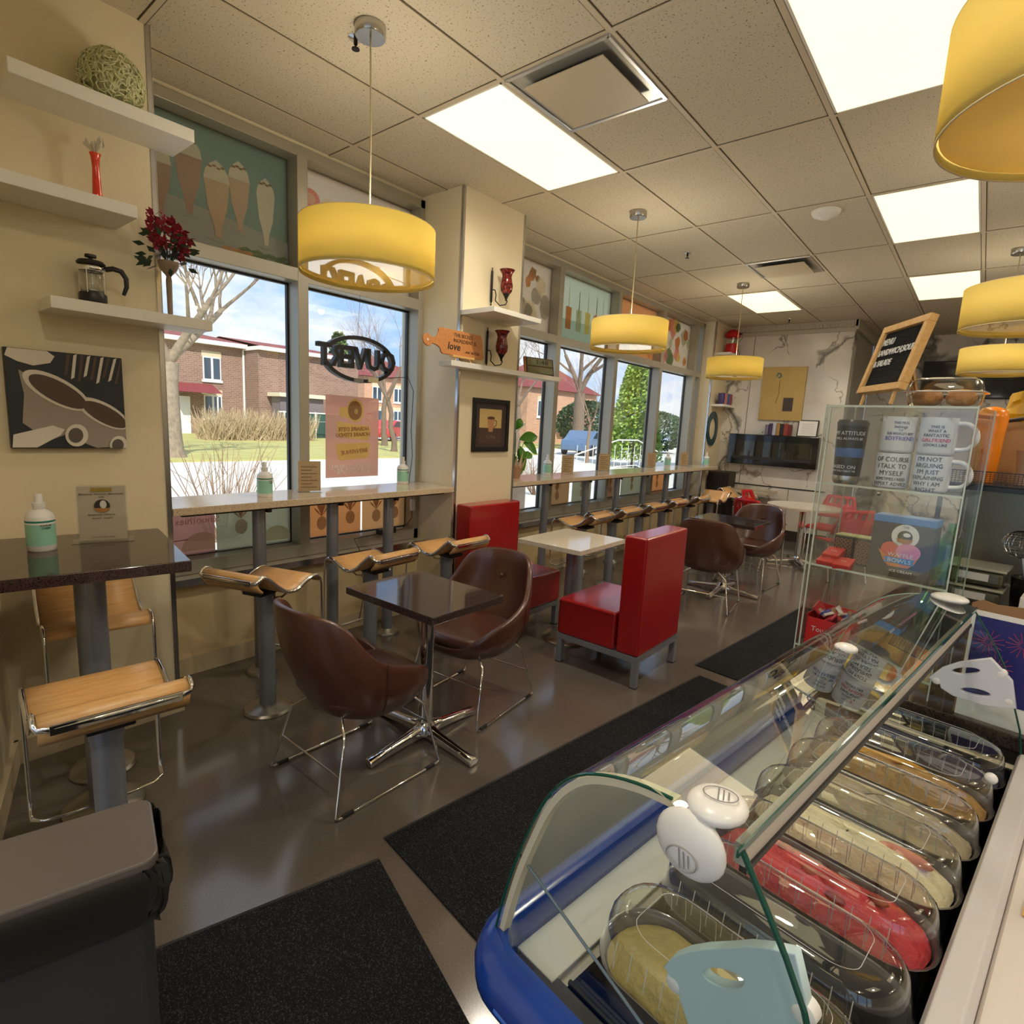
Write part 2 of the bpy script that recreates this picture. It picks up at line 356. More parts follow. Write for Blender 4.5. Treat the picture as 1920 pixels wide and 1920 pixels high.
# baseboards
struct(bx('baseboard_left', (-3.09,.40,0), (-3.075,1.09,.11), M_BASE)); struct(bx('baseboard_window', (-3.5,1.075,0), (-3.485,3.06,.11), M_BASE))
struct(bx('baseboard_far', (-3.5,3.765,0), (-3.485,8.72,.11), M_BASE)); struct(bx('baseboard_column', (-3.09,3.06,0), (-3.075,3.765,.11), M_BASE))
struct(MB().box((.02,0,0),(1.25,.015,.11)).build('baseboard_end', M_BASE, loc=(-3.12,.415,0), rz=radians(-15)))
struct(bx('baseboard_marble', (-3.33,9.34,0), (-1.6,9.36,.16), P('dark_baseboard', srgb(60,52,44), .5)))
# ---------------------------------------------------------------- windows
M_BRIGHTJ = P('pale_mullion_side', srgb(206,208,206), .35, metal=.2)
def window(nm, y0, y1, mulls, first):
    w = struct(thing(nm, '', '')); del w['label']; del w['category']
    xg = -3.63
    f = MB(); f.box((-3.68,y0,.615),(XW,y1,.70)); f.box((-3.68,y0,3.16),(XW,y1,3.22)); f.box((-3.68,y0,.6),(-3.5,y0+.045,3.22)); f.box((-3.68,y1-.045,.6),(-3.5,y1,3.22))
    f.build('window_frame', M_GREYF, w, bevel=.003)
    for y in mulls: 
        bx('mullion', (-3.66,y-.036,.68), (XW+.004,y+.036,3.18), M_GREYF, w, bevel=.003)
    bx('transom', (-3.66,y0,2.42), (XW+.001,y1,2.50), M_GREYF, w, bevel=.003)
    s = MB(); s.box((-3.5,y0,.585),(-3.40,y1,.615)); s.build('window_sill', P('stone_sill', srgb(196,184,158), .35), w, bevel=.004)
    bx('sill_strip', (-3.405,y0,.575), (-3.397,y1,.617), M_STRIP, w)
    edges = [y0+.045]+[v for y in mulls for v in (y-.036, y+.036)]+[y1-.045]
    gk = MB(); gl = MB()
    for a, b in zip(edges[::2], edges[1::2]):
        for z0, z1 in ((.70,2.42),(2.50,3.16)):
            gl.box((xg-.003,a,z0),(xg+.003,b,z1))
            for q in (((xg-.012,a,z0),(xg+.014,a+.012,z1)),((xg-.012,b-.012,z0),(xg+.014,b,z1)),((xg-.012,a,z0),(xg+.014,b,z0+.01)),((xg-.012,a,z1-.012),(xg+.014,b,z1))): gk.box(*q)
    gl.build('window_glass', M_GLASS, w); gk.build('window_gasket', M_GASKET, w)
    return edges
E1 = window('window_1', 1.075, 3.06, [2.045], True)
E2 = window('window_2', 3.765, 8.72, [4.90,6.10,7.32,8.47], False)
# glazing of the added storefront openings, out of view behind the camera
w = struct(thing('window_added','','')); del w['label']; del w['category']
m = MB()
for a, b in ((-1.95,.05),(.15,1.45),(1.55,2.85),(2.95,4.0)): m.box((a,-3.12,.25),(b,-3.11,2.75))
m.build('window_glass', M_GLASS, w)
# ---------------------------------------------------------------- ceiling lamps (troffers)
def troffer(i, j, label, w=.61, cx=None, lam=1.22):
    x = X0+.61*i; y = Y0+1.22*j
    t = thing('ceiling_light', label, 'ceiling light', (x+.305,y+.61,H), group='recessed ceiling light panels')
    fr = MB(); fr.box((-.29,-.595,-.004),(.29,-.583,.0)); fr.box((-.29,.583,-.004),(.29,.595,.0)); fr.box((-.29,-.595,-.004),(-.278,.595,0)); fr.box((.278,-.595,-.004),(.29,.595,0))
    fr.build('frame', M_WHITE, t); bx('diffuser', (-.28,-.585,-.003), (.28,.585,-.001), M_PANEL, t)
    return t
troffer(1,0,'warm white ceiling light panel beside the square air vent above the front window')
troffer(1,4,'warm white ceiling light panel nearest the marble fireplace wall')
troffer(4,0,'big bright ceiling light panel at the top edge, nearest the large yellow drum lamp')
troffer(4,2,'bright ceiling light panel just under the big near drum shade on the right')
troffer(4,4,'ceiling light panel furthest down the right row, above the menu board')
for i, j in ((1,-3),(4,-2),(7,0),(7,2),(7,4),(7,-2),(10,1),(10,3),(10,-1),(4,-4),(7,-4)): troffer(i, j, 'recessed light panel added out of view to brighten the room')  # unseen panels, added beyond the view to brighten the room
# vents
t = thing('ceiling_vent', 'large square ceiling air vent with white centre plate, beside the front light panel', 'vent', (X0+1.22+.305, Y0+.30, H), group='ceiling vents')
m = MB()
for s in (-1,1): m.box((-.29,s*.285-.012,-.012),(.29,s*.285+.012,0)); m.box((s*.285-.012,-.29,-.012),(s*.285+.012,.29,0))
m.build('frame', M_ALU, t, bevel=.004)
m = MB(); q = [(-.275,-.275,-.006),(.275,-.275,-.006),(.275,.275,-.006),(-.275,.275,-.006)]; q2 = [(-.2,-.2,-.003),(.2,-.2,-.003),(.2,.2,-.003),(-.2,.2,-.003)]
m.add(q+q2, [(0,1,5,4),(1,2,6,5),(2,3,7,6),(3,0,4,7),(4,5,6,7)]); m.build('throat', P('dark_vent_metal', srgb(170,170,164), .3, metal=.6), t)
m = MB().box((-.225,-.225,-.034),(.225,.225,-.028)); m.build('centre_plate', P('vent_plate', srgb(196,182,154), .5), t, bevel=.002)
m = MB()
for sx in (-1,1):
    for sy in (-1,1): m.tube([(sx*.15,sy*.15,-.028),(sx*.17,sy*.17,-.004)], .004, 6)
m.build('hanger', M_ALU, t)
t2 = dup(t, (X0+1.525, Y0+1.22*3+.30, H), 0, 'smaller looking square ceiling vent over the middle of the room')
# smoke detector, sprinklers
o = MB().lathe([(.001,-.055),(.03,-.055),(.045,-.045),(.05,-.04),(.085,-.03),(.098,-.01),(.1,0)], 28, (-1.13,4.87,H)).build('smoke_detector', M_WHITE, smooth=50); tag(o, 'round white smoke detector on the ceiling', 'smoke detector')
for x, y, l in ((-2.39,1.66,'small metal sprinkler head beside the canopy of the nearest drum lamp'),(-2.38,5.32,'small dark sprinkler head in the ceiling above the second drum lamp'),(-2.375,8.94,'small dark sprinkler head just before the fireplace wall')):
    t = thing('sprinkler_head', l, 'sprinkler', (x,y,H), group='ceiling sprinklers')
    MB().lathe([(.035,0),(.034,-.006),(.015,-.008)], 18).build('escutcheon', M_CHROME, t, smooth=40)
    MB().lathe([(.009,0),(.009,-.03),(.004,-.035),(.004,-.045),(.018,-.046),(.018,-.05)], 12).build('deflector', P('dark_bronze', (.03,.025,.02), .3, metal=.8), t, smooth=40)
# ================================================================ FURNITURE
def flange(mb, x=0, y=0, z=0, r=.085):
    mb.lathe([(r,z),(r,z+.008),(r*.93,z+.02),(r*.55,z+.036),(.044,z+.04)], 28, (x,y,0))
M_FLANGE = P('satin_steel_flange', srgb(176,170,158), .3, metal=.9)
def bar_counter(nm, label, y0, y1, legs, x0=-3.62+.12, x1=-3.09+.005):
    t = thing(nm, label, 'bar counter', (0,0,0), group=None)
    tp = MB().box((x0,y0,1.045),(x1,y1,1.085)).build('worktop', M_LIGHTGRAN, t, bevel=.003)
    bx('support_plate', (-3.42,y0+.06,1.03), (-3.13,y1-.06,1.0449), M_BLACK, t)
    for y in legs:
        lg = MB().tube([(-3.24,y,.03),(-3.24,y,1.03)], .038, 20).build('leg', M_LEG, t, smooth=40)
        f = MB(); flange(f, -3.24, y, 0, .09); f.build('base_flange', M_FLANGE, lg, smooth=35)
        bx('bracket', (-3.30,y+.035,1.0), (-3.20,y+.06,1.03), M_BLACK, lg)
    return t
bar_counter('bar_counter', 'speckled beige stone bar counter under the nearest window, between the two pillars', 1.08, 3.055, (1.595,2.09,2.55))
t = bar_counter('bar_counter', 'long speckled beige bar counter running from the pillar to the marble wall', 3.77, 8.60, (4.46,5.20,5.88,6.56,7.23,7.98))
# rounded end of the long counter
m = MB(); m.prism([(x,y,1.045) for x,y in [(-3.325,8.6),(-3.095,8.6)]+arc(-3.23,8.72,.135,-.2,pi*.75,8)], (0,0,.04)); m.build('rounded_end', M_LIGHTGRAN, t, bevel=.002)
# ---- stool, facing +y in local space
SIDE = [(-.232,.108),(-.212,.122),(-.182,.112),(-.13,.070),(-.08,.030),(-.03,.004),(.03,.002),(.09,.026),(.14,.042),(.175,.044),(.2,.03),(.214,0),(.218,-.06),(.222,-.33),(.216,-.375),(.19,-.395)]
def smoothpath(p, k=3):
    """Catmull-Rom"""
    r = []
    for i in range(len(p)-1):
        a, b, c, d = p[max(0,i-1)], p[i], p[i+1], p[min(len(p)-1,i+2)]
        for j in range(k):
            t = j/k; r.append(tuple(.5*((2*B)+(C-A)*t+(2*A-5*B+4*C-D)*t*t+(3*B-A-3*C+D)*t**3) for A,B,C,D in zip(a,b,c,d)))
    r.append(tuple(p[-1])); return r
def make_stool():
    t = thing('bar_stool', '', 'bar stool', group='bar stools with curved oak seats')
    zc = .69; hw = .178
    b = MB(); b.tube([(0,0,.03),(0,0,.655)], .042, 24); b.build('column', M_LEG, t, smooth=40)
    c = MB(); c.tube([(0,0,.60),(0,0,.668)], .046, 24); c.build('collar', M_GREYMETAL, t, smooth=40)
    f = MB(); flange(f, 0, 0, 0, .125); f.build('base_flange', M_FLANGE, t, smooth=35)
    bx('lip_band', (-hw+.03,-.256,zc+.082), (hw-.03,-.250,zc+.108), M_CHROME, t, bevel=.001); bx('seat_bracket', (-.06,-.10,.662), (.06,.08,.685), M_BLACK, t, bevel=.004)
    # one continuous flat chrome bar: round the lip, down both sides of the seat, down to the foot rest
    sp = smoothpath(SIDE, 2)
    left = [(-hw, y, zc+z) for y, z in sp]; 
    foot = [(-hw+.03,.17,zc-.40),(-.09,.165,zc-.402),(0,.165,zc-.402),(.09,.165,zc-.402),(hw-.03,.17,zc-.40)]
    right = [(hw, y, z) for _, y, z in left[::-1]]
    lip = [(hw-.006,-.242,zc+.098),(hw-.04,-.250,zc+.094),(0,-.252,zc+.094),(-hw+.04,-.250,zc+.094),(-hw+.006,-.242,zc+.098)]
    MB().tube(left+foot+right+lip, .01, 10, closed=True, sx=.6).build('chrome_frame', M_CHROME, t, smooth=60)
    s = MB(); pr = [q for q in smoothpath(SIDE[:12], 3)]; pr = [(y, z-.004) for y, z in pr if y < .212]
    prof = [(-.200,.040),(-.224,.062),(-.238,.088)]+pr; n = len(prof); vs = []; fs = []
    for k, x in enumerate((-hw+.008, -hw/3, hw/3, hw-.008)):
        for y, z in prof: vs.append((x, y, zc+z))
    for k in range(3):
        for i in range(n-1): fs.append((k*n+i, k*n+i+1, (k+1)*n+i+1, (k+1)*n+i))
    s.add(vs, fs); s.build('seat', M_OAK, t, smooth=60, solid=.012)
    [MB().tube([(q*.10,-.06,.66),(q*.12,-.02,.655),(q*.1,.06,.665)], .006, 6).build('seat_rail', M_CHROME, t, smooth=50) for q in (-1,1)]
    return t
st = make_stool()
spots = [(-2.783,1.40,radians(20),'first stool at the near window bar, curved lip turned toward the tall dark table'),
 (-2.78,2.06,radians(94),'middle stool of the three at the near window bar, beside the dark square table'),
 (-2.78,2.70,radians(90),'third stool at the near window bar, right beside the red padded booth seat'),
 (-1.92,.462,radians(84),'oak and chrome stool in front of the tall dark table, nearest the grey bin'),
 (-2.80,.655,radians(-97),'oak stool between the tall dark table and the wall, curved seat seen from the front'),
 (-2.78,4.44,radians(90),'first stool at the long bar, just behind the cream square table'),
 (-2.78,5.0,radians(90),'second stool along the long window bar after the pillar'),
 (-2.78,5.59,radians(90),'third stool along the long window bar'),(-2.78,6.17,radians(90),'fourth stool along the long window bar'),
 (-2.78,6.86,radians(90),'fifth stool along the long bar, behind the left edge of the far dark table'),
 (-2.72,7.55,radians(178),'last stool at the far end of the long bar, turned sideways'),(-2.62,8.35,radians(-90),'oak stool by itself near the marble wall, beside the small cream table')]
for i, (x, y, a, l) in enumerate(spots):
    if i == 0: st.location = (x,y,0); st.rotation_euler.z = a; st['label'] = l
    else: dup(st, (x,y,0), a, l)
# ---- tables
def tabletop(t, cx, cy, w, d, z, mat, rz=0, th=.035):
    r = Matrix.Rotation(rz, 3, 'Z'); MB().box((cx-w/2,cy-d/2,z-th),(cx+w/2,cy+d/2,z), rot=r).build('table_top', mat, t, bevel=.003)
def xbase(t, r=.36, h=.735, rot=0, col=.037):
    m = MB().tube([(0,0,.05),(0,0,h)], col, 24); m.build('column', M_CHROME, t, smooth=40)
    MB().lathe([(.055,.035),(.06,.055),(.05,.08),(col,.10)], 24).build('hub', M_CHROME, t, smooth=50)
    for k in range(4):
        a = rot+k*pi/2; q = Vector((cos(a),sin(a),0)); n = Vector((-sin(a),cos(a),0)); vs = []; fs = []
        sec = [(.03,.030,.085,.026),(.12,.024,.066,.024),(.25,.021,.05,.012),(r,.026,.038,.004)]
        for s, w, z1, z0 in sec:
            for u, z in ((-1,z0),(-1,z1-.012),(-.55,z1),(.55,z1),(1,z1-.012),(1,z0)): vs.append(q*s+n*(w*u)+Vector((0,0,z)))
        for i in range(3):
            for j in range(6): fs.append((i*6+j, i*6+(j+1)%6, i*6+6+(j+1)%6, i*6+6+j))
        fs += [(0,1,2,3,4,5),(23,22,21,20,19,18)]
        MB().add(vs, fs).build('foot', M_CHROME, t, smooth=50, bevel=.004)
    bx('top_plate', (-.12,-.12,h-.012), (.12,.12,h), M_BLACK, t)
t = thing('square_table', 'small dark granite table with chrome cross base between the two front bucket chairs', 'table', (-1.97,1.80,0))
tabletop(t, -.01, -.015, .61, .47, .772, M_DARKGRAN, radians(1)); xbase(t, .345, .737)
t = thing('square_table', 'dark brown square table further back, partly hidden by the turned away brown chair', 'table', (-1.85,5.70,0))
tabletop(t, 0, .04, .63, .53, .745, M_DARKGRAN, 0); xbase(t, .36, .71)
t = thing('square_table', 'cream polished stone square table on a grey post between the two red booth seats', 'table', (-2.24,3.47,0))
tabletop(t, -.03, .04, .54, .64, .76, M_CREAMSTONE, radians(1)); MB().tube([(0,0,.02),(0,0,.725)], .042, 24).build('column', M_LEG, t, smooth=40)
f = MB(); flange(f, 0, 0, 0, .19); f.build('base_flange', M_FLANGE, t, smooth=35)
t = thing('high_table', 'tall dark granite topped table at the left edge, holding the sign and spray bottle', 'table', (-2.52,.585,0))
tabletop(t, 0, .005, .68, .55, 1.05, M_DARKGRAN, radians(-10), .04); MB().tube([(0,0,.02),(0,0,1.01)], .05, 28).build('column', M_LEG, t, smooth=40)
f = MB(); flange(f, 0, 0, 0, .14); f.build('base_flange', M_FLANGE, t, smooth=35)
t = thing('square_table', 'small cream table against the marble wall under the wall fireplace', 'table', (-2.64,8.97,0))
tabletop(t, 0, 0, .62, .62, .76, M_LIGHTGRAN); xbase(t, .3, .725)
t = thing('round_table', 'round pale table with chrome cross base among the red chairs at the back', 'table', (-1.62,7.75,0))
MB().lathe([(.42,.72),(.425,.735),(.42,.75)], 48).build('table_top', M_CREAMSTONE, t, smooth=50); xbase(t, .36, .72, .5)
# ---- brown bucket chair, facing +y
def make_bucket():
    t = thing('bucket_chair', '', 'chair', group='brown leather bucket chairs')
    NA = 40; NT = 9
    def hgt(a):   # a=0 back, pi front
        d = abs(a)/pi*180
        pts = [(0,.845),(24,.84),(42,.815),(54,.765),(64,.69),(75,.625),(95,.575),(125,.525),(145,.47),(160,.425),(180,.41)]
        for (d0,h0),(d1,h1) in zip(pts, pts[1:]):
            if d <= d1: f = (d-d0)/(d1-d0); f = f*f*(3-2*f) if d < 72 else f; return h0+(h1-h0)*f
    def shell(off, zb):
        vs = []; fs = []
        for i in range(NT+1):
            t_ = i/NT
            for k in range(NA):
                a = -pi+2*pi*k/NA; H_ = hgt(a); z = zb+(H_-zb)*(t_**1.35)
                # plan: superellipse, widening upward
                w = (.305-off)*min(1, .52+.62*t_**.55 if t_ > 0 else .45); dB = (.285-off)
                ca, sa = cos(a), sin(a); back = ca > 0
                dd = dB*min(1,(.50+.62*t_**.6)) + (.065*max(0,ca)**1.5*max(0,(z-.45)/.4) if back else 0)
                e = .78
                x = w*math.copysign(abs(sa)**e, sa); y = -dd*math.copysign(abs(ca)**e, ca)
                if z > .62: x *= 1-.02*(z-.62)/.22*1.0
                vs.append((x, y, z))
        for i in range(NT):
            for k in range(NA): fs.append((i*NA+k, i*NA+(k+1)%NA, (i+1)*NA+(k+1)%NA, (i+1)*NA+k))
        return vs, fs
    vo, fo = shell(0,.325); vi, fi = shell(.036,.36)
    m = MB(); m.add(vo, fo+[tuple(range(NA))[::-1]])
    k = len(m.v); m.add(vi, [tuple(reversed(f)) for f in fi]+[tuple(range(NA))])
    r0 = NT*NA; m.f += [(r0+j, r0+(j+1)%NA, k+r0+(j+1)%NA, k+r0+j) for j in range(NA)]; m.mi += [0]*NA
    m.build('shell', M_LEATHER, t, smooth=70, bevel=0, sub=1)
    s = MB(); n = 36; prof = [(.0,.395),(.7,.395),(.93,.405),(1.0,.425),(.96,.452),(.8,.462),(.4,.456),(.0,.454)]
    vs = []; fs = []
    for rr, z in prof:
        for k in range(n):
            a = 2*pi*k/n; ca, sa = cos(a), sin(a); x = .245*rr*math.copysign(abs(ca)**.6, ca); y = .245*rr*math.copysign(abs(sa)**.6, sa)+.02
            if y > 0: y *= 1.04
            vs.append((x,y,z))
    for i in range(len(prof)-1):
        for k in range(n): fs.append((i*n+k, i*n+(k+1)%n, (i+1)*n+(k+1)%n, (i+1)*n+k))
    s.add(vs, fs); s.build('seat_cushion', M_LEATHER, t, smooth=70)
    MB().ball((0,-.262,.69), .012, 10).build('back_button', M_LEATHER, t, smooth=60)
    # welt seams
    rim = [vo[r0+j] for j in range(NA)]
    for sx in (-1,1):
        q = [vo[i*NA+(NA//2+sx*9)%NA] for i in range(3,NT+1)]; MB().tube([Vector(p)*1.004 for p in q], .0022, 5).build('seam', P('leather_seam', srgb(66,38,26), .5), t, smooth=60)
    f = MB()
    for sx in (-1,1):
        x = sx*.255; f.tube([(sx*.12,-.16,.36),(sx*.2,-.2,.30),(x,-.275,.018),(x,-.262,.008),(x,.265,.008),(x,.278,.02),(sx*.22,.2,.32),(sx*.14,.15,.375)], .0065, 8)
    f.tube([(-.228,-.235,.16),(.228,-.235,.16)], .005, 8); f.tube([(-.232,.225,.22),(.232,.225,.22)], .005, 8)
    f.build('wire_frame', M_CHROME, t, smooth=50)
    for sx in (-1,1):
        for y in (-.22,.22): MB().tube([(sx*.255,y-.025,.0105),(sx*.255,y+.025,.0105)], .0085, 8).build('glide', M_BLACK, t)
    return t
bc = make_bucket()
bs = [(-2.015,1.425,radians(0),'brown leather bucket chair in front, its smooth back turned to the camera'),
 (-2.09,2.26,radians(186),'brown leather bucket chair with a buttoned backrest, facing us behind the front dark table'),
 (-1.82,5.17,radians(8),'brown bucket chair turned away at the far dark table, just beyond the red booth back'),
 (-1.78,6.28,radians(176),'brown bucket chair facing us on the far side of the rear dark table')]
for i, (x, y, a, l) in enumerate(bs):
    if i == 0: bc.location = (x,y,0); bc.rotation_euler.z = a; bc['label'] = l
    else: dup(bc, (x,y,0), a, l)
# ---- red booth seats, facing +x
def make_booth():
    t = thing('booth_seat', '', 'padded seat', group='red vinyl booth seats')
    MB().box((-.125,-.30,.205),(.31,.30,.45)).build('seat', M_REDV, t, bevel=.014, seg=3)
    MB().box((-.295,-.30,.205),(-.14,.30,.955)).build('backrest', M_REDV, t, bevel=.014, seg=3)
    pp = MB()
    for y in (-.302,.302): pp.tube([(-.128,y,.22),(-.128,y,.435),(.30,y,.435),(.30,y,.22)], .003, 5)
    pp.build('piping', P('dark_red_piping', srgb(130,12,16), .4), t)
    fr = MB()
    for y in (-.28,.28): fr.box((-.295,y-.02,.165),(.31,y+.02,.205))
    for x in (-.275,.29): fr.box((x-.02,-.26,.165),(x+.02,.26,.205))
    fr.build('frame', M_GREYMETAL, t, bevel=.002)
    for x in (-.275,.29):
        for y in (-.28,.28): l = bx('leg', (x-.02,y-.02,.004), (x+.02,y+.02,.165), M_GREYMETAL, t, bevel=.002); bx('foot_pad', (x-.022,y-.022,0), (x+.022,y+.022,.006), M_BLACK, l)
    return t
bo = make_booth(); bo.location = (-1.745,3.36,0); bo.rotation_euler.z = pi; bo['label'] = 'red vinyl booth seat with its high plain back turned to us, on grey metal legs'
dup(bo, (-2.775,3.37,0), 0, 'red vinyl booth seat against the cream pillar, partly hidden by the button backed chair')
# ---- red chairs, facing +y
def make_redchair():
    t = thing('red_chair', '', 'chair', group='red plastic chairs round the back table')
    def sheet(fn, nu, nv):
        vs = [fn(u/nu, v/nv) for v in range(nv+1) for u in range(nu+1)]; return vs, [(v*(nu+1)+u, v*(nu+1)+u+1, (v+1)*(nu+1)+u+1, (v+1)*(nu+1)+u) for v in range(nv) for u in range(nu)]
    vs, fs = sheet(lambda u, v: ((u-.5)*(.44-.05*(1-v)), -.21+.42*v, .45-.012*sin(pi*u)-.05*max(0,v-.85)/.15*.6), 10, 10)
    MB().add(vs, fs).build('seat', M_REDP, t, smooth=60, solid=.012)
    vs, fs = sheet(lambda u, v: ((u-.5)*(.46-.12*v*v), -.235-.10*v+.05*(2*u-1)**2, .54+.30*v), 12, 8)
    hole = [f for i, f in enumerate(fs) if not ((i//12) in (5,6) and (i%12) in (2,4,7,9))]
    MB().add(vs, hole).build('backrest', M_REDP, t, smooth=60, solid=.010)
    f = MB()
    for sx in (-1,1):
        x = sx*.21; f.tube([(x,.2,.008),(x*.98,.19,.40),(x*.95,.14,.435),(x*.95,-.15,.435),(x,-.22,.47),(x*.95,-.27,.72)], .010, 8); f.tube([(x*.95,-.12,.435),(x*1.02,-.24,.008)], .010, 8)
    f.build('chrome_legs', M_CHROME, t, smooth=50)
    return t
rc = make_redchair()
rs = [(-1.96,7.18,radians(-20),'nearest red plastic chair at the round table, back to the dark table'),(-2.12,7.98,radians(-95),'red plastic chair left of the round table, closest to the marble wall table'),
 (-1.42,8.38,radians(170),'red chair with holes in the back on the far side of the round table'),(-1.12,7.35,radians(40),'red chair at the right of the round table, half hidden by the acrylic case')]
for i, (x, y, a, l) in enumerate(rs):
    if i == 0: rc.location = (x,y,0); rc.rotation_euler.z = a; rc['label'] = l
    else: dup(rc, (x,y,0), a, l)
# ---- dark wicker basket / speaker box at the far corner
t = thing('storage_basket', 'dark brown slatted box standing in the corner by the marble wall', 'box', (-3.13,9.06,0))
m = MB().box((-.17,-.15,0),(.17,.15,1.0)); m.build('body', P('dark_brown_box', srgb(52,42,34), .6), t, bevel=.01)
m = MB()
for i in range(9): m.box((-.165+i*.038,-.156,.04),(-.145+i*.038,-.15,.97))
m.build('slats', P('darker_brown_slat', srgb(34,27,22), .6), t)
# ---- floor mats
RC = radians(-7.76)
def mat_(label, loc, rz, w, l):
    t = thing('floor_mat', label, 'mat', loc, rz, group='black floor mats')
    MB().box((0,0,0),(w,l,.008)).build('pile', M_MAT, t, bevel=.002)
    bx('rubber_edge', (-.012,0,0), (0,l,.005), P('rubber_edge', (.02,.02,.02), .6), t); bx('rubber_edge', (w,0,0), (w+.012,l,.005), P('rubber_edge', (.02,.02,.02), .6), t)
mat_('black textured mat in front of the ice cream case, its corner by the chrome table', (-1.548,1.226,0), RC-radians(5.0)+radians(5), .85, 2.35)
mat_('black textured mat at the bottom, between the bin and the blue case rim', (-1.70,.40,0), radians(-16.5)+0, .95, .78)
mat_('black mat further along the counter, past the red booth seat', (-1.315,3.70,0), RC+radians(2), .6, 2.1)
# ---- bin
t = thing('waste_bin', 'dark grey waste bin with a black bag folded over its rim, bottom left corner', 'bin', (-1.225,.362,0), radians(-14))
# local: +x toward the left, +y toward the camera side
pl = rrect(0,-.5,.20,0,.03)
MB().prism([(x,y,.0) for x,y in rrect(.012,-.488,.188,-.012,.025)], (0,0,.74)).build('body', P('bin_grey_plastic', srgb(50,53,58), .5, var=.06, vs=20), t, bevel=.003)
MB().prism([(x,y,.772) for x,y in pl], (0,0,.028)).build('lid', P('bin_lid_grey', srgb(98,90,86), .32, var=.22, vs=4, spec=.6), t, bevel=.004)
m = MB(); n = 64; vs = []; fs = []; rnd = random.Random(4)
ring = rrect(-.004,-.504,.204,.004,.034,15); n = len(ring)
for j, (z, o) in enumerate(((.785,0),(.77,.006),(.745,.010),(.72,.009),(.695,.004),(.685,-.004))):
    for k, (x, y) in enumerate(ring):
        cx, cy = .10, -.25; d = Vector((x-cx,y-cy)); d.normalize(); w = .006*sin(k*1.7+j*1.3)+.004*rnd.uniform(-1,1)
        vs.append((x+d.x*(o+w), y+d.y*(o+w), z+(.014*sin(k*.55)+.006*rnd.uniform(-1,1) if j > 2 else 0)))
for j in range(5):
    for k in range(n): fs.append((j*n+k, j*n+(k+1)%n, (j+1)*n+(k+1)%n, (j+1)*n+k))
m.add(vs, fs).build('bin_bag', P('black_bin_bag', (.008,.008,.009), .28, spec=.7), t, smooth=60)
t = MB(); t.tube([(0,0,.004),(.012,.03,.004),(.016,.06,.004),(.012,.10,.004)], .0075, 6, sx=1).build('plastic_strip', M_WPLAS, loc=(-1.18,.395,.012), smooth=60, rz=radians(100))
tag(bpy.data.objects['plastic_strip'], 'short curved white plastic strip lying on the near mat beside the bin', 'litter')
# ================================================================ PENDANT LAMPS
def shade_mat():
    m = bpy.data.materials.new('yellow_fabric_shade'); m.use_nodes = True; t = m.node_tree; t.nodes.clear(); L = t.links.new
    o = t.nodes.new('ShaderNodeOutputMaterial'); a = t.nodes.new('ShaderNodeMixShader'); a.inputs[0].default_value = .38
    c = c4(srgb(244,227,146)); df = N(t,'ShaderNodeBsdfDiffuse', Color=c); tl = N(t,'ShaderNodeBsdfTranslucent', Color=c)
    tcx = t.nodes.new('ShaderNodeTexCoord'); mp = t.nodes.new('ShaderNodeMapping'); mp.inputs['Scale'].default_value = (1,1,6); n = N(t,'ShaderNodeTexNoise', Scale=140, Detail=2); bp = N(t,'ShaderNodeBump', Strength=.25, Distance=.002)
    L(tcx.outputs['Object'], mp.inputs[0]); L(mp.outputs[0], n.inputs['Vector']); L(n.outputs['Fac'], bp.inputs['Height']); L(bp.outputs[0], df.inputs['Normal'])
    L(df.outputs[0], a.inputs[1]); L(tl.outputs[0], a.inputs[2]); L(a.outputs[0], o.inputs['Surface']); return m
M_SHADE = shade_mat()
M_INNER = P('shade_lining', srgb(232,214,170), .7)
def diff_mat():
    m = bpy.data.materials.new('glossy_lamp_diffuser'); m.use_nodes = True; t = m.node_tree; t.nodes.clear(); L = t.links.new
    o = t.nodes.new('ShaderNodeOutputMaterial'); a = t.nodes.new('ShaderNodeMixShader'); b = t.nodes.new('ShaderNodeMixShader'); b.inputs[0].default_value = .55
    tl = N(t,'ShaderNodeBsdfTranslucent', Color=c4(srgb(236,214,150))); tr = N(t,'ShaderNodeBsdfDiffuse', Color=c4(srgb(200,172,104))); gl = N(t,'ShaderNodeBsdfGlossy', Color=(1,1,1,1), Roughness=.01); fr = t.nodes.new('ShaderNodeMath'); fr.operation = 'MULTIPLY_ADD'; fr.inputs[1].default_value = .9; fr.inputs[2].default_value = .07; lw = N(t,'ShaderNodeLayerWeight', Blend=.5); p5_ = t.nodes.new('ShaderNodeMath'); p5_.operation = 'POWER'; p5_.inputs[1].default_value = 3; L(lw.outputs['Facing'], p5_.inputs[0]); L(p5_.outputs[0], fr.inputs[0])
    L(tr.outputs[0], b.inputs[1]); L(tl.outputs[0], b.inputs[2]); L(fr.outputs[0], a.inputs[0]); L(b.outputs[0], a.inputs[1]); L(gl.outputs[0], a.inputs[2]); L(a.outputs[0], o.inputs['Surface']); return m
M_DIFF = diff_mat()
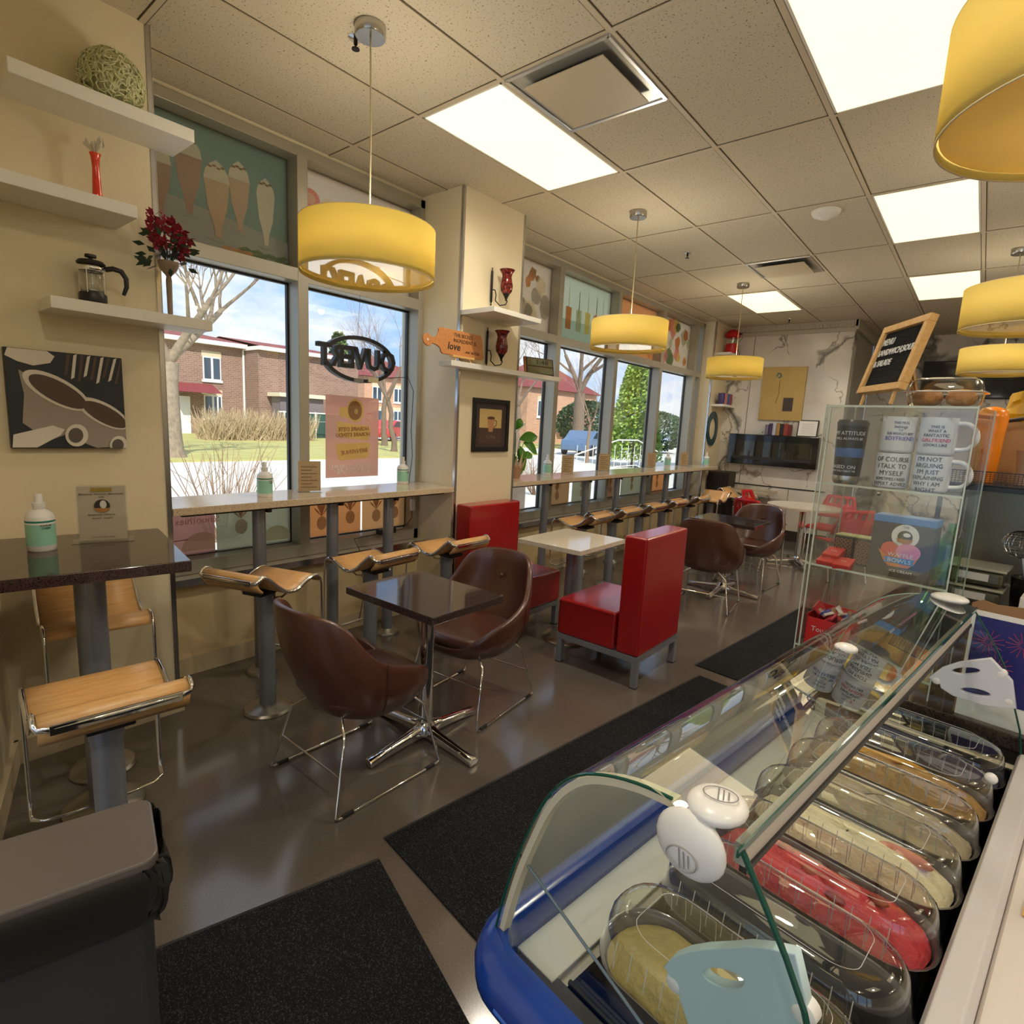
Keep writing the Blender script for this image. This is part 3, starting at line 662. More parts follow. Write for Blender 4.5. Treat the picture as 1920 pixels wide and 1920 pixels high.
def pendant(x, y, label, power=9, up=6):
    t = thing('pendant_lamp', label, 'lamp', (x,y,H), group='yellow drum pendant lamps')
    z1, z0 = 2.437-H, 2.222-H; r = .30
    MB().lathe([(.001,-.045),(.062,-.045),(.066,-.04),(.066,0)], 32).build('ceiling_canopy', P('brushed_nickel', srgb(190,186,178), .25, metal=1), t, smooth=45)
    MB().tube([(0,0,-.045),(.006,.002,-.4),(.004,0,z1+.02)], .004, 8).build('cord', P('clear_cord', srgb(205,190,150), .4), t, smooth=60)
    MB().lathe([(r,z0),(r,z1)], 64, cap=False).build('shade', M_SHADE, t, smooth=60, solid=.003)
    MB().lathe([(r-.004,z0+.001),(r-.004,z1-.001)], 64, cap=False).build('shade_lining', M_INNER, t, smooth=60) if 0 else None
    rim = MB(); 
    for z in (z0, z1): rim.tube([(r*cos(2*pi*k/64), r*sin(2*pi*k/64), z) for k in range(64)], .0022, 6, closed=True, up=(0,0,1))
    rim.build('rim', M_INNER, t, smooth=60)
    MB().lathe([(.001,z0+.016),(r-.006,z0+.016),(r-.006,z0+.019),(.001,z0+.019)], 64).build('diffuser', M_DIFF, t, smooth=40)
    sp = MB()
    for k in range(3): a = 2*pi*k/3; sp.tube([(0,0,z1+.01),(r*cos(a),r*sin(a),z1-.004)], .0025, 6)
    sp.build('spider', M_ALU, t); MB().ball((0,0,z1-.06), .03, 14).build('bulb', P('lamp_bulb', (1,.86,.6), .3, emit=4), t, smooth=60)
    for nm, zz, e in (('bulb_light', z1-.10, power),('added_uplight', z1+.06, up)):  # second lamp sits above the shade, added to brighten the ceiling
        l = bpy.data.objects.new(nm, bpy.data.lights.new(nm,'POINT')); COL.objects.link(l); l.parent = t; l.location = (.05,.05,zz); l.data.energy = e; l.data.color = (1,.93,.80); l.data.shadow_soft_size = .05
    return t
pendant(-2.275,1.655,'nearest yellow drum lamp over the front dark table, reflections under its glossy bottom')
pendant(-2.295,4.165,'middle yellow drum lamp in the window side row, in front of the long window')
pendant(-2.30,6.677,'yellow drum lamp hanging furthest back in the window side row, before the marble wall')
pendant(.13,1.60,'huge looking yellow drum shade cut by the top right edge of the picture')
pendant(.10,4.12,'yellow drum shade on the right edge, just right of the menu letter board')
pendant(.02,6.56,'lowest yellow drum shade on the right, behind and under the larger one')
# troffer light output (tubes inside the fixtures)
for o in [o for o in bpy.data.objects if o.name.startswith('ceiling_light')]:
    l = bpy.data.objects.new('tube_light', bpy.data.lights.new('tube_light','SPOT')); COL.objects.link(l); l.parent = o; l.location = (0,0,-.03)
    l.data.energy = 50; l.data.color = (1,.92,.79); l.data.spot_size = radians(172); l.data.spot_blend = .9; l.data.shadow_soft_size = .05
# ================================================================ WINDOW FILMS AND POSTERS
XF = -3.612
def fpoly(m, pts, x): m.prism([(x,y,z) for y, z in pts], (.0006,0,0))
def ell(cy_, cz, ry, rz, n=24, a0=0, a1=2*pi): return [(cy_+ry*cos(a0+(a1-a0)*k/n), cz+rz*sin(a0+(a1-a0)*k/n)) for k in range(n if abs(a1-a0-2*pi) < 1e-6 else n+1)]
FC = {k: film('film_'+k, srgb(*v), .3, .62) for k, v in dict(green=(152,158,140), table=(214,212,204), choc=(222,200,186), coffee=(234,216,194), cream=(246,238,222), leaf=(172,186,150), pink=(240,196,186), rose=(228,216,202), beige=(222,208,188), flower=(246,240,226), mint=(222,224,206), sky=(220,232,230), orange=(230,196,156), peach=(232,188,144), red=(206,174,164), olive=(196,194,174), tan=(206,180,146), grey=(170,160,146), brown=(188,160,134), coral=(230,196,180), yellow=(246,234,180)).items()}
def film_thing(label, y0, y1, z0, z1, base, draw, rough=0, grp=None):
    t = thing('window_film', label, 'window film', (0,0,0), group=grp)
    b = MB(); b.box((XF-.0014,y0,z0),(XF-.0006,y1,z1)); b.build('film_sheet', FC[base], t)
    mats = []; m = MB()
    def add(col, pts, lay=0):
        if FC[col] not in mats: mats.append(FC[col])
        m.mat(mats.index(FC[col])); fpoly(m, [(min(max(y,y0+.002),y1-.002), min(max(z,z0+.002),z1-.002)) for y, z in pts], XF+.0005+.0011*lay)
    draw(add); 
    if m.v: m.build('printed_picture', mats, t)
    return t
def shake(add, y, z0, h, w, body, top='cream', lay=1):
    add('table', ell(y, z0, w*.42, .012), lay); add(body, [(y-w*.10,z0+.01),(y+w*.10,z0+.01),(y+w*.14,z0+h*.16),(y+w*.36,z0+h*.40),(y+w*.48,z0+h*.74),(y-w*.48,z0+h*.74),(y-w*.36,z0+h*.40),(y-w*.14,z0+h*.16)], lay)
    add(top, [(y-w*.49,z0+h*.74),(y+w*.49,z0+h*.74),(y+w*.42,z0+h*.86),(y+w*.22,z0+h*.95),(y,z0+h),(y-w*.24,z0+h*.94),(y-w*.42,z0+h*.85)], lay+.2)
    for k in range(4): add('brown', ell(y+(k-1.5)*w*.16, z0+h*(.90+.02*(k%2)), .012, .006, 8), lay+.5)
def d1(add):
    add('table', [(1.1,2.5),(2.01,2.5),(2.01,2.66),(1.5,2.72),(1.1,2.76)], 0)
    for k, (y, z, h, w, c) in enumerate(((1.27,2.62,.36,.13,'choc'),(1.42,2.66,.42,.15,'choc'),(1.70,2.64,.40,.13,'coffee'),(1.57,2.57,.43,.15,'coffee'),(1.86,2.60,.40,.12,'cream'))): shake(add, y, z, h, w, c, 'cream', 1+k)
    for k in range(14):
        y = 1.66+.024*k; z = 2.535+.02*sin(k*1.9); add('leaf', [(y,z),(y+.05,z+.018),(y+.085,z+.002),(y+.045,z-.008)], 7+.3*(k%3))
    for k in range(3): add('orange', ell(1.62+.06*k, 2.535, .032, .012, 12), 8+.3*k)
film_thing('upper window film left of the nearest lamp, a green print with five milkshake glasses', 1.122, 2.007, 2.502, 3.158, 'green', d1)
def d2(add):
    for k, (y, z, r, c) in enumerate(((2.16,2.98,.075,'pink'),(2.30,2.97,.055,'flower'),(2.42,2.93,.06,'rose'),(2.6,2.84,.07,'pink'),(2.8,2.78,.06,'flower'),(2.2,2.72,.09,'pink'))):
        add(c, ell(y,z,r,r*.85), 1+k*.3); add('cream' if c != 'cream' else 'pink', ell(y,z,r*.55,r*.45), 3+k*.3)
film_thing('pale pink floral film on the upper window right behind the nearest lamp', 2.083, 3.013, 2.502, 3.158, 'beige', d2)
rf = random.Random(7)
def blobs(cols, n, y0, y1, z0, z1, s):
    def f(add):
        for k in range(n):
            y = rf.uniform(y0,y1); z = rf.uniform(z0,z1); r = rf.uniform(.4,1)*s; p = [(y+r*rf.uniform(.6,1.1)*cos(2*pi*i/9), z+r*rf.uniform(.6,1.2)*sin(2*pi*i/9)) for i in range(9)]
            add(cols[k % len(cols)], p, .5+.35*k)
    return f
def d3(add):
    blobs(['flower','cream','flower','table'], 16, 4.35,4.8,2.62,2.98,.13)(add); blobs(['tan','orange'], 4, 4.45,4.7,2.95,3.06,.07)(add)
film_thing('upper window film of pale petals right next to the pillar shelves', 3.81, 4.862, 2.502, 3.158, 'beige', d3)
def d4(add):
    add('sky', [(4.95,2.5),(6.05,2.5),(6.05,2.72),(4.95,2.72)], 0)
    for k, y in enumerate((5.2,5.4,5.58,5.76,5.9)):
        add('leaf' if k % 2 else 'mint', [(y-.008,2.78),(y+.008,2.78),(y+.006,3.04),(y-.006,3.04)], 1)
        add(('peach','mint','yellow','pink','mint')[k], [(y-.05,2.62),(y+.05,2.62),(y+.055,2.85),(y-.055,2.85)], 2)
film_thing('light green upper window film with a row of drinks, left of the second drum lamp', 4.938, 6.062, 2.502, 3.158, 'mint', d4)
film_thing('orange and green patterned upper window film just behind the second drum lamp', 6.138, 7.282, 2.502, 3.158, 'peach', blobs(['orange','leaf','cream','tan'], 14, 6.25,7.2,2.58,3.1,.14))
film_thing('fruit patterned upper window film right of the second drum lamp', 7.358, 8.432, 2.502, 3.158, 'beige', blobs(['peach','leaf','yellow','pink','mint','orange'], 20, 7.4,8.4,2.55,3.1,.14))
# low posters
def fruit(cy_, cz): 
    def f(add):
        for k in range(5): a = pi/2+(k-2)*.5; add('tan', [(cy_,cz),(cy_+.05*cos(a-.25),cz+.09*sin(a)),(cy_+.075*cos(a),cz+.13*sin(a)),(cy_+.05*cos(a+.25),cz+.09*sin(a+.1))], 1+.3*k)
        add('rose', ell(cy_, cz-.05, .04, .05), 3)
    return f
def dS(add): add('cream', ell(1.42,.73,.12,.11,20,0,pi), 1); add('red', [(1.2,.80),(1.34,.80),(1.34,.805),(1.2,.805)], 1)
G = 'window posters low on the glass under the bar'
t = film_thing('dusty red drink poster on the low window glass behind the tall dark table', 1.185, 1.497, .705, 1.04, 'red', dS, grp=None)
text('Smoothies', .06, frame3((XF+.003,1.40,.915),(0,-1,0),(0,0,1)), FC['coral'], 'lettering', t)
film_thing('olive green drink poster on the low glass behind the first bar leg', 1.507, 1.997, .705, 1.04, 'olive', lambda add: (fruit(1.66,.90)(add), add('cream', ell(1.9,.73,.10,.10,20,0,pi), 1)))
film_thing('orange poster with line drawn fruit, left one behind the middle bar leg', 2.14, 2.575, .712, 1.04, 'peach', lambda add: (fruit(2.24,.86)(add), fruit(2.48,.88)(add)))
film_thing('orange poster with line drawn fruit beside the hanging power adapter', 2.59, 3.008, .712, 1.04, 'orange', lambda add: (fruit(2.72,.87)(add), fruit(2.9,.88)(add)))
for y0, y1, c, l in ((3.83,4.62,'rose','pale poster with two cups on the low glass just past the red booth seat'),(4.95,5.44,'tan','tan poster on the low window glass behind the second pane of the long bar'),(5.5,5.92,'olive','dark green poster on the low glass, half behind a bar leg'),(6.16,6.6,'brown','brown poster on the low glass of the third long window pane'),(6.66,7.26,'olive','green poster with leaves on the low glass of the third long pane'),(7.38,8.1,'peach','orange red poster on the low glass near the far end of the long bar')):
    film_thing(l, y0, y1, .705, 1.04, c, lambda add, a=y0, b=y1: fruit((a+b)/2, .86)(add))
# opening hours poster
t = thing('window_poster', 'coral pink poster with megaphone and two yellow panels, taped on the front window', 'poster')
b = MB(); b.box((XF-.0014,2.275,1.135),(XF-.0006,2.735,1.728)); b.build('poster_sheet', FC['coral'], t)
m = MB(); PO = (2.275,1.135); 
def pp_(u, v): return (2.275+.46*u, 1.135+.593*(1-v))
def addp(mi, pts, lay): m.mat(mi); fpoly(m, [pp_(u,v) for u, v in pts], XF+.0005+.0011*lay)
addp(0, [(.20,.31),(.80,.36),(.84,.38),(.80,.52),(.77,.54),(.25,.50),(.21,.48)], 0); addp(0, [(.17,.585),(.80,.565),(.83,.59),(.80,.74),(.77,.76),(.26,.79),(.22,.77)], 0)
addp(0, [(.25,.16),(.28,.14),(.45,.12),(.50,.28),(.27,.25),(.24,.22)], 0); addp(0, [(.54+.16*cos(2*pi*k/24), .17+.145*sin(2*pi*k/24)) for k in range(24)], 1)
addp(1, [(.53+.13*cos(2*pi*k/24), .17+.118*sin(2*pi*k/24)) for k in range(24)], 2); addp(0, [(.55+.035*cos(2*pi*k/16), .18+.035*sin(2*pi*k/16)) for k in range(16)], 3)
for a, b_, c_, d_ in ((.74,.11,.78,.07),(.76,.19,.85,.19),(.74,.26,.80,.29)): addp(2, [(a,b_),(c_,d_),(c_,d_+.012),(a,b_+.012)], 1)
m.build('megaphone_print', [FC['yellow'],FC['tan'],FC['pink']], t)
def ptx(s_, size, u, v, mat_, rot=0, sx=1):
    y, z = pp_(u, v); return text(s_, size, frame3((XF+.004,y,z),(0,-cos(rot),sin(rot)),(0,sin(rot),cos(rot))), mat_, 'lettering', t, sx=sx)
ptx('HORAIRE D\'ETE', .042, .51, .40, FC['brown'], -.05, .9); ptx('HORAIRE ETENDU', .042, .50, .47, FC['brown'], -.05, .85)
ptx('BIENVENUE', .045, .52, .68, FC['red'], -.1); ptx('NOUVELLES HEURES', .044, .48, .87, M_WHITE); ptx('D\'OUVERTURE !', .044, .48, .93, M_WHITE)
# OUVERT sign
t = thing('open_sign', 'black oval OUVERT sign seen from behind, hanging in the front window', 'sign', (-3.50,2.475,1.985))
m = MB()
m.tube([(0, .285*cos(a), .148*sin(a)) for a in [radians(-165+k*320/60) for k in range(61)]], 1, flat=(.026,.045), up=(1,0,0)); m.build('oval_ring', M_BLACK, t)
o = text('OUVERT', .205, frame3((.0,-.01,0),(0,-1,0),(0,.10,1)), M_BLACK, 'letters', t, ext=.020, sx=.82, bold=.006)
MB().box((.022,-.06,-.158),(.026,.02,-.132)).build('spec_label', P('silver_label', srgb(120,118,112), .4), t)
MB().box((.022,.06,-.15),(.026,.15,-.115)).build('tape_label', P('beige_tape', srgb(196,184,150), .5), t)
MB().tube([(.01,-.02,.148),(.005,0,.44)], .0012, 5).build('hanging_wire', M_INK, t)
t = thing('power_cord', 'thin power cord with adapter hanging down the right side of the front window', 'cord')
MB().tube([(-3.49,2.72,1.88),(-3.47,2.90,1.90),(-3.47,2.955,1.80),(-3.47,2.94,1.5),(-3.46,2.95,1.3),(-3.47,2.93,1.1),(-3.46,2.96,.98),(-3.45,2.95,.80),(-3.45,2.86,.72),(-3.45,2.62,.71),(-3.44,2.40,.70),(-3.40,2.43,.60),(-3.38,2.45,.3),(-3.38,2.4,.08)], .0028, 6).build('cable', M_INK, t, smooth=60)
bx('adapter', (-3.47,2.94,.86), (-3.44,2.975,.95), M_WPLAS, t, bevel=.004); bx('power_brick', (-3.48,2.62,.702), (-3.43,2.78,.745), M_BLACK, t, bevel=.006)
# ================================================================ SHELVES AND WALL DECOR
def shelf(label, x1, y0, y1, z0, z1, x0=-3.09): o = bx('wall_shelf', (x0,y0,z0), (x1,y1,z1), M_WHITE, bevel=.002); tag(o, label, 'shelf', 'white floating shelves'); return o
shelf('topmost white floating shelf on the left wall, carrying the green twig ball', -2.846, .528, 1.15, 2.742, 2.794)
shelf('middle white floating shelf on the left wall, under the orange vase', -2.83, .375, .908, 2.358, 2.406)
shelf('lowest white floating shelf on the left wall, with the coffee press on it', -2.88, .608, 1.215, 1.955, 2.002)
shelf('upper small white shelf on the pillar under the upper red sconce', -2.765, 3.07, 3.62, 2.363, 2.398)
shelf('lower long white shelf on the pillar holding the wooden board and clock', -2.96, 2.86, 4.21, 1.974, 2.012)
shelf('white corner shelf carrying the red popcorn machine', -3.12, 8.82, 9.34, 2.775, 2.81, -3.33); shelf('white corner shelf with the row of patterned cups, above the blue ring', -3.14, 8.82, 9.34, 2.0, 2.035, -3.33)
# canvas of coffee cups
t = thing('canvas_picture', 'square canvas print of two tilted coffee cups on the left wall', 'picture', (-3.09,.685,1.595))
h = .203; MB().box((0,-h,-h),(.032,h,h)).build('canvas', P('dark_canvas_print', srgb(34,40,46), .5, var=.25, vs=5), t, bevel=.002)
def cv(mb, mi, pts, lay): mb.mat(mi); mb.prism([(.0325+.0006*lay, (u-.5)*2*h, (.5-v)*2*h) for u, v in pts], (.0004,0,0))
m = MB()
def rell(cu, cv_, a, b, rot, n=28): return [(cu+a*cos(2*pi*k/n)*cos(rot)-b*sin(2*pi*k/n)*sin(rot), cv_+a*cos(2*pi*k/n)*sin(rot)+b*sin(2*pi*k/n)*cos(rot)) for k in range(n)]
def clampuv(p): return [(min(max(u,.004),.996), min(max(v,.004),.996)) for u, v in p]
cv(m, 0, clampuv([(.0,.08),(.03,0),(.34,.0),(.40,.05),(.36,.12),(.22,.16),(.1,.13)]), 1)
for k, (u, v, s_) in enumerate(((.40,.40,1.0),(.80,.62,.86))):
    cv(m, 1, clampuv([(u-.30*s_,v-.19*s_),(u-.27*s_,v+.05),(u-.30*s_,v+.34*s_),(u-.10*s_,v+.52*s_),(u+.12*s_,v+.42*s_),(u+.25*s_,v+.30*s_),(u+.30*s_,v+.18*s_)]), 1+k)
    cv(m, 0, clampuv(rell(u,v,.31*s_,.135*s_,.55)), 4+k); cv(m, 2, clampuv(rell(u+.01,v+.01,.27*s_,.105*s_,.55)), 6+k)
    cu, cv_ = u+.14*s_, v+.50*s_*(.92 if k == 0 else .8); cv(m, 0, clampuv(rell(cu,cv_,.10*s_,.12*s_,.2)), 8+k); cv(m, 3, clampuv(rell(cu-.01,cv_,.065*s_,.08*s_,.2)), 10+k)
cv(m, 0, clampuv([(0,.99),(.02,.86),(.34,.76),(.44,.80),(.40,.86),(.2,.99)]), 3)
for k in range(9): cv(m, 0 if k % 2 else 2, clampuv([(.50+.06*k,.02),(.53+.06*k,.0),(.50+.055*k,.22+.03*(k%3)),(.47+.055*k,.24+.03*(k%3))]), 1+.2*k)
m.build('cup_print', [P('canvas_white', srgb(222,214,202), .5), P('canvas_grey', srgb(156,146,136), .5), P('canvas_brown', srgb(84,66,54), .5), P('canvas_mid', srgb(92,84,78), .5)], t)
# french press
t = thing('coffee_press', 'glass coffee press with black lid and handle on the lowest left shelf', 'coffee maker', (-2.985,.775,2.002), radians(10))
MB().lathe([(.047,0),(.050,.004),(.050,.042),(.047,.048)], 28).build('base', M_BLACK, t, smooth=40)
MB().lathe([(.043,.02),(.044,.165)], 28, cap=False).build('glass_beaker', M_PLASTIC, t, smooth=60, solid=.002)
MB().lathe([(.0465,.135),(.0465,.158)], 28, cap=False).build('chrome_band', M_CHROME, t, smooth=60, solid=.002)
lp = MB().lathe([(.001,.205),(.02,.203),(.021,.192),(.008,.19),(.006,.182),(.044,.178),(.052,.168),(.050,.162),(.001,.162)], 28).build('lid', M_BLACK, t, smooth=45)
MB().tube([(0,0,.05),(0,0,.165)], .003, 6).lathe([(.04,.055),(.041,.06)], 24).build('plunger', M_CHROME, t, smooth=45)
m = MB(); 
for k in range(4): a = pi/4+k*pi/2; m.tube([(.046*cos(a),.046*sin(a),.03),(.046*cos(a),.046*sin(a),.15)], .0025, 5)
m.build('wire_cage', M_CHROME, t); MB().tube([(.03,.038,.150),(.045,.062,.158),(.058,.088,.152),(.066,.102,.125),(.066,.102,.09),(.058,.092,.055)], [.010,.011,.011,.010,.009,.007], 10).build('handle', M_BLACK, t, smooth=60)
# twig ball
t = MB(); rb = random.Random(3)
for k in range(230):
    n = Vector((rb.gauss(0,1),rb.gauss(0,1),rb.gauss(0,1))).normalized(); u = n.orthogonal().normalized(); v = n.cross(u); R_ = .118; c = n*R_*.92; rr = rb.uniform(.014,.03)
    t.tube([(c+u*rr*cos(q*pi/4)+v*rr*sin(q*pi/4)).normalized()*R_*rb.uniform(.9,1.02) for q in range(8)], .0028, 4, closed=True)
t.ball((0,0,0), .085, 14, m=10)
o = t.build('decorative_ball', P('pale_green_twine', srgb(214,214,168), .8), smooth=60, loc=(-2.975,.885,2.794+.112)); tag(o, 'pale green ball of curled twine on the topmost left shelf', 'ornament')
# orange vase with white feather
t = thing('glass_vase', 'slim orange red glass vase holding white feathers on the middle left shelf', 'vase', (-2.99,.815,2.406))
m = MB(); m.lathe([(.017,0),(.020,.01),(.017,.05),(.015,.10),(.013,.15),(.016,.19),(.021,.205)], 20, cap=True); m.build('vase_body', P('orange_red_glass', srgb(226,52,14), .08, spec=.9, var=.35, vs=25), t, smooth=60)
m = MB()
for k in range(10):
    a = k*2.4; b = rb.uniform(.01,.04); x, y = b*cos(a), b*sin(a); z = rb.uniform(.235,.285); m.add([(0,0,.2),(x-.008,y,.24),(x,y,z),(x+.010,y+.004,.245)], [(0,1,2,3)])
m.build('feathers', P('white_feather', srgb(228,224,214), .8), t, solid=.001)
# goblet with red flowers
t = thing('flower_goblet', 'tall thin goblet of dark red flowers and berries on the lowest left shelf end', 'flowers', (-2.965,1.065,2.002))
MB().lathe([(.028,0),(.028,.004),(.010,.008),(.011,.02),(.0125,.16),(.010,.175),(.012,.18),(.034,.205),(.043,.228),(.044,.240),(.041,.240),(.001,.228)], 28).build('goblet', P('stone_goblet', srgb(148,128,108), .35), t, smooth=50)
m = MB(); f = MB(); lf = MB(); be = MB()
for k in range(34):
    a = rb.uniform(0,2*pi); s = rb.uniform(.3,1); top = Vector((.05*s*cos(a)*1.2, .11*s*sin(a), rb.uniform(.30,.44)-.03*s)); m.tube([(0,0,.22), tuple(top*.6+Vector((0,0,.1))), tuple(top)], .0018, 5)
    if k % 3 == 0:
        for q in range(14): be.ball(tuple(top+Vector((rb.uniform(-.012,.012), rb.uniform(-.014,.014), -.005*q+.045))), .0048, 6, m=4)
    else:
        for q in range(6):
            b_ = q*pi/3+k; d_ = Vector((.5*cos(b_), cos(b_+1), sin(b_))).normalized(); e_ = d_.orthogonal().normalized()*.009; f.add([tuple(top),tuple(top+d_*.02+e_),tuple(top+d_*.038),tuple(top+d_*.02-e_)], [(0,1,2,3)])
for k in range(30):
    a = rb.uniform(0,2*pi); p = Vector((.04*cos(a), .09*sin(a), rb.uniform(.20,.36))); d_ = Vector((cos(a)*.5, sin(a), rb.uniform(-.8,.5))).normalized(); e_ = d_.orthogonal().normalized()*.013
    lf.add([tuple(p),tuple(p+d_*.022+e_),tuple(p+d_*.05),tuple(p+d_*.022-e_)], [(0,1,2,3)])
m.build('stems', P('dark_green_stem', srgb(40,60,38), .6), t); f.build('petals', P('crimson_petal', srgb(142,16,44), .5), t, solid=.0012); lf.build('leaves', P('dark_leaf', srgb(44,66,44), .5), t, solid=.001); be.build('berries', P('red_berry', srgb(164,30,60), .3), t, smooth=60)
# sconces
def mosaic():
    m, t, b = newmat('red_mosaic_glass'); tcx = t.nodes.new('ShaderNodeTexCoord'); vo = t.nodes.new('ShaderNodeTexVoronoi'); vo.inputs['Scale'].default_value = 85; r = t.nodes.new('ShaderNodeValToRGB')
    r.color_ramp.elements[0].color = c4(srgb(44,6,8)); r.color_ramp.elements[1].color = c4(srgb(134,44,36)); r.color_ramp.elements[1].position = .9; sp = t.nodes.new('ShaderNodeSeparateColor')
    t.links.new(tcx.outputs['Object'], vo.inputs['Vector']); t.links.new(vo.outputs['Color'], sp.inputs[0]); t.links.new(sp.outputs[0], r.inputs['Fac']); t.links.new(r.outputs[0], b.inputs['Base Color']); b.inputs['Roughness'].default_value = .12; return m
M_MOS = mosaic(); M_IRON = P('black_wrought_iron', (.012,.010,.010), .4, metal=.5)
def sconce(loc, label, hb=.15):
    t = thing('wall_sconce', label, 'candle sconce', loc, group='red mosaic wall sconces')
    MB().lathe([(.003,-hb),(.006,-hb+.008),(.003,-hb+.018),(.009,-hb+.03),(.009,hb-.03),(.003,hb-.016),(.005,hb-.005),(.001,hb)], 10, (.02,0,0)).build('back_bar', M_IRON, t, smooth=50)
    MB().tube([(.02,0,-.02),(.045,.012,-.025),(.05,.02,-.06),(.045,.02,-.10),(.07,.045,-.135),(.10,.08,-.125),(.105,.09,-.10),(.10,.085,-.085)], .0045, 8).build('scroll_arm', M_IRON, t, smooth=60)
    MB().lathe([(.001,-.10),(.006,-.095),(.008,-.085),(.014,-.07),(.026,-.05),(.024,-.03)], 18, (.10,.082,0)).build('cup_holder', M_IRON, t, smooth=50)
    MB().lathe([(.028,-.045),(.044,-.025),(.049,.01),(.042,.05),(.036,.08),(.042,.105),(.060,.13),(.058,.131),(.04,.105),(.033,.08),(.038,.05)], 24, (.10,.082,0), cap=False).build('glass_cup', M_MOS, t, smooth=60)
sconce((-3.09,3.37,2.62), 'upper red mosaic sconce above the small pillar shelf', .14); sconce((-3.09,3.345,2.165), 'lower red mosaic sconce next to the wooden cutting board', .15)
# cutting board on easel
t = thing('cutting_board_sign', 'wooden cutting board sign reading love and butter on a small easel', 'sign', (-3.0,2.64,2.052), 0)
tilt = Matrix.Rotation(radians(-10),4,'Y'); 
def brd(y, z): return (0, y, z)
out_ = [(.17+x,y) for x, y in []]
pts = [(.60,.012),(.59,.0)] 
body = [(p[0],p[1]) for p in rrect(.155,0,.60,.185,.02,4)]
def rounded_board():
    a = [(y,z) for y, z in arc(.045,.08,.043,.5,2*pi-.5,16)]; 
    hand = [(.10,.105),(.13,.115),(.155,.15),(.158,.172),(.172,.185)]; right = arc(.575,.16,.025,pi/2,0,4)+arc(.575,.025,.025,0,-pi/2,4); back = [(.175,.0),(.16,.012),(.155,.035),(.13,.052),(.10,.058)]
    return hand+right+back+a[::-1]
bp_ = rounded_board(); MB(tilt).prism([(0,y,z) for y, z in bp_], (-.012,0,0)).build('board', M_BAMBOO, t, bevel=.002)
MB(tilt).lathe([(.008,0),(.008,.0015)], 14, (.0005,.043,.08), ax=Matrix.Rotation(pi/2,3,'Y')).build('hang_hole', P('pale_hole', srgb(222,216,200), .6), t)
def bt(s_, size, y, z, sx=1, sh=0, b=0): return text(s_, size, tilt @ frame3((.001,y,z),(0,1,0),(0,0,1)), M_INK, 'lettering', t, sx=sx, shear=sh, bold=b)
bt('THE SECRET', .037, .40, .148, .95); bt('INGREDIENT IS', .037, .41, .108, .95); bt('love', .075, .285, .062, 1, .35, .001); bt('...AND BUTTER', .026, .47, .035, .95)
m = MB(); m.box((.0,.24,-.015),(.035,.46,-.001)); m.build('easel_ledge', M_PINE, t); m = MB(); m.tube([(.02,.28,-.01),(.03,.27,-.04)], .005, 6); m.build('easel_leg', M_PINE, t); m = MB(); m.tube([(.02,.42,-.01),(.03,.43,-.04)], .005, 6); m.build('easel_leg', M_PINE, t); MB().tube([(-.012,.35,.10),(-.055,.35,-.04)], .005, 6).build('easel_leg', M_PINE, t)
# clock
t = thing('desk_clock', 'dark digital clock with an orange wood side, on the long pillar shelf', 'clock', (-3.03,3.80,2.012), radians(-14))
tl = Matrix.Rotation(radians(-12),4,'Y'); MB(tl).box((-.02,0,0),(0,.31,.145)).build('case', P('dark_wood_case', srgb(62,44,34), .4), t, bevel=.003)
MB(tl).box((-.022,-.004,0),(.002,.0,.146)).build('side_panel', M_BAMBOO, t); MB(tl).box((0,.02,.075),(.002,.295,.135)).build('lcd_screen', P('lcd_grey', srgb(104,106,88), .2), t); MB(tl).box((0,.02,.01),(.002,.295,.065)).build('lcd_screen', P('lcd_grey', srgb(104,106,88), .2), t)
text('1:48', .055, tl @ frame3((.0025,.18,.105),(0,1,0),(0,0,1)), M_INK, 'digits', t, sx=1.5)
# framed cup picture on pillar
t = thing('framed_picture', 'small dark framed picture of a tall coffee cup on the cream pillar', 'picture', (-3.09,3.443,1.565))
m = MB(); w, h = .217, .21
for a, b in (((0,-w,h-.035),(.02,w,h)),((0,-w,-h),(.02,w,-h+.035)),((0,-w,-h+.035),(.02,-w+.035,h-.035)),((0,w-.035,-h+.035),(.02,w,h-.035))): m.box(a, b)
m.build('frame', P('black_picture_frame', srgb(24,22,26), .35), t, bevel=.002)
bx('mat_board', (0,-w+.03,-h+.03), (.010,w-.03,h-.03), P('dark_plum_mat', srgb(60,46,44), .6, var=.3, vs=40), t); bx('print_paper', (.010,-.14,-.02), (.011,.125,.13), P('parchment_print', srgb(196,168,110), .6, var=.15, vs=20), t); bx('print_band', (.010,-.14,-.14), (.0108,.125,-.02), P('brown_print_band', srgb(74,54,44), .6, var=.2, vs=30), t)
m = MB(); m.mat(0).prism([(.0115,-.05,.06),(.0115,.04,.06),(.0115,.018,-.05),(.0115,-.03,-.05)][::-1], (.0006,0,0)); m.mat(1).prism([(.0125,y,z) for y, z in [(a, b) for a, b in ell(-.005,.06,.045,.012,16)]], (.0004,0,0)); m.tube([(.0125,.035,.045),(.0125,.065,.035),(.0125,.06,.005),(.0125,.03,-.015)], .003, 5)
m.build('cup_print', [P('cup_tan', srgb(176,128,88), .6), P('cup_brown', srgb(96,58,38), .6)], t); text('Coffee', .04, frame3((.0112,0,-.09),(0,1,0),(0,0,1)), P('faded_print', srgb(120,96,80), .6), 'lettering', t, ext=.0002)
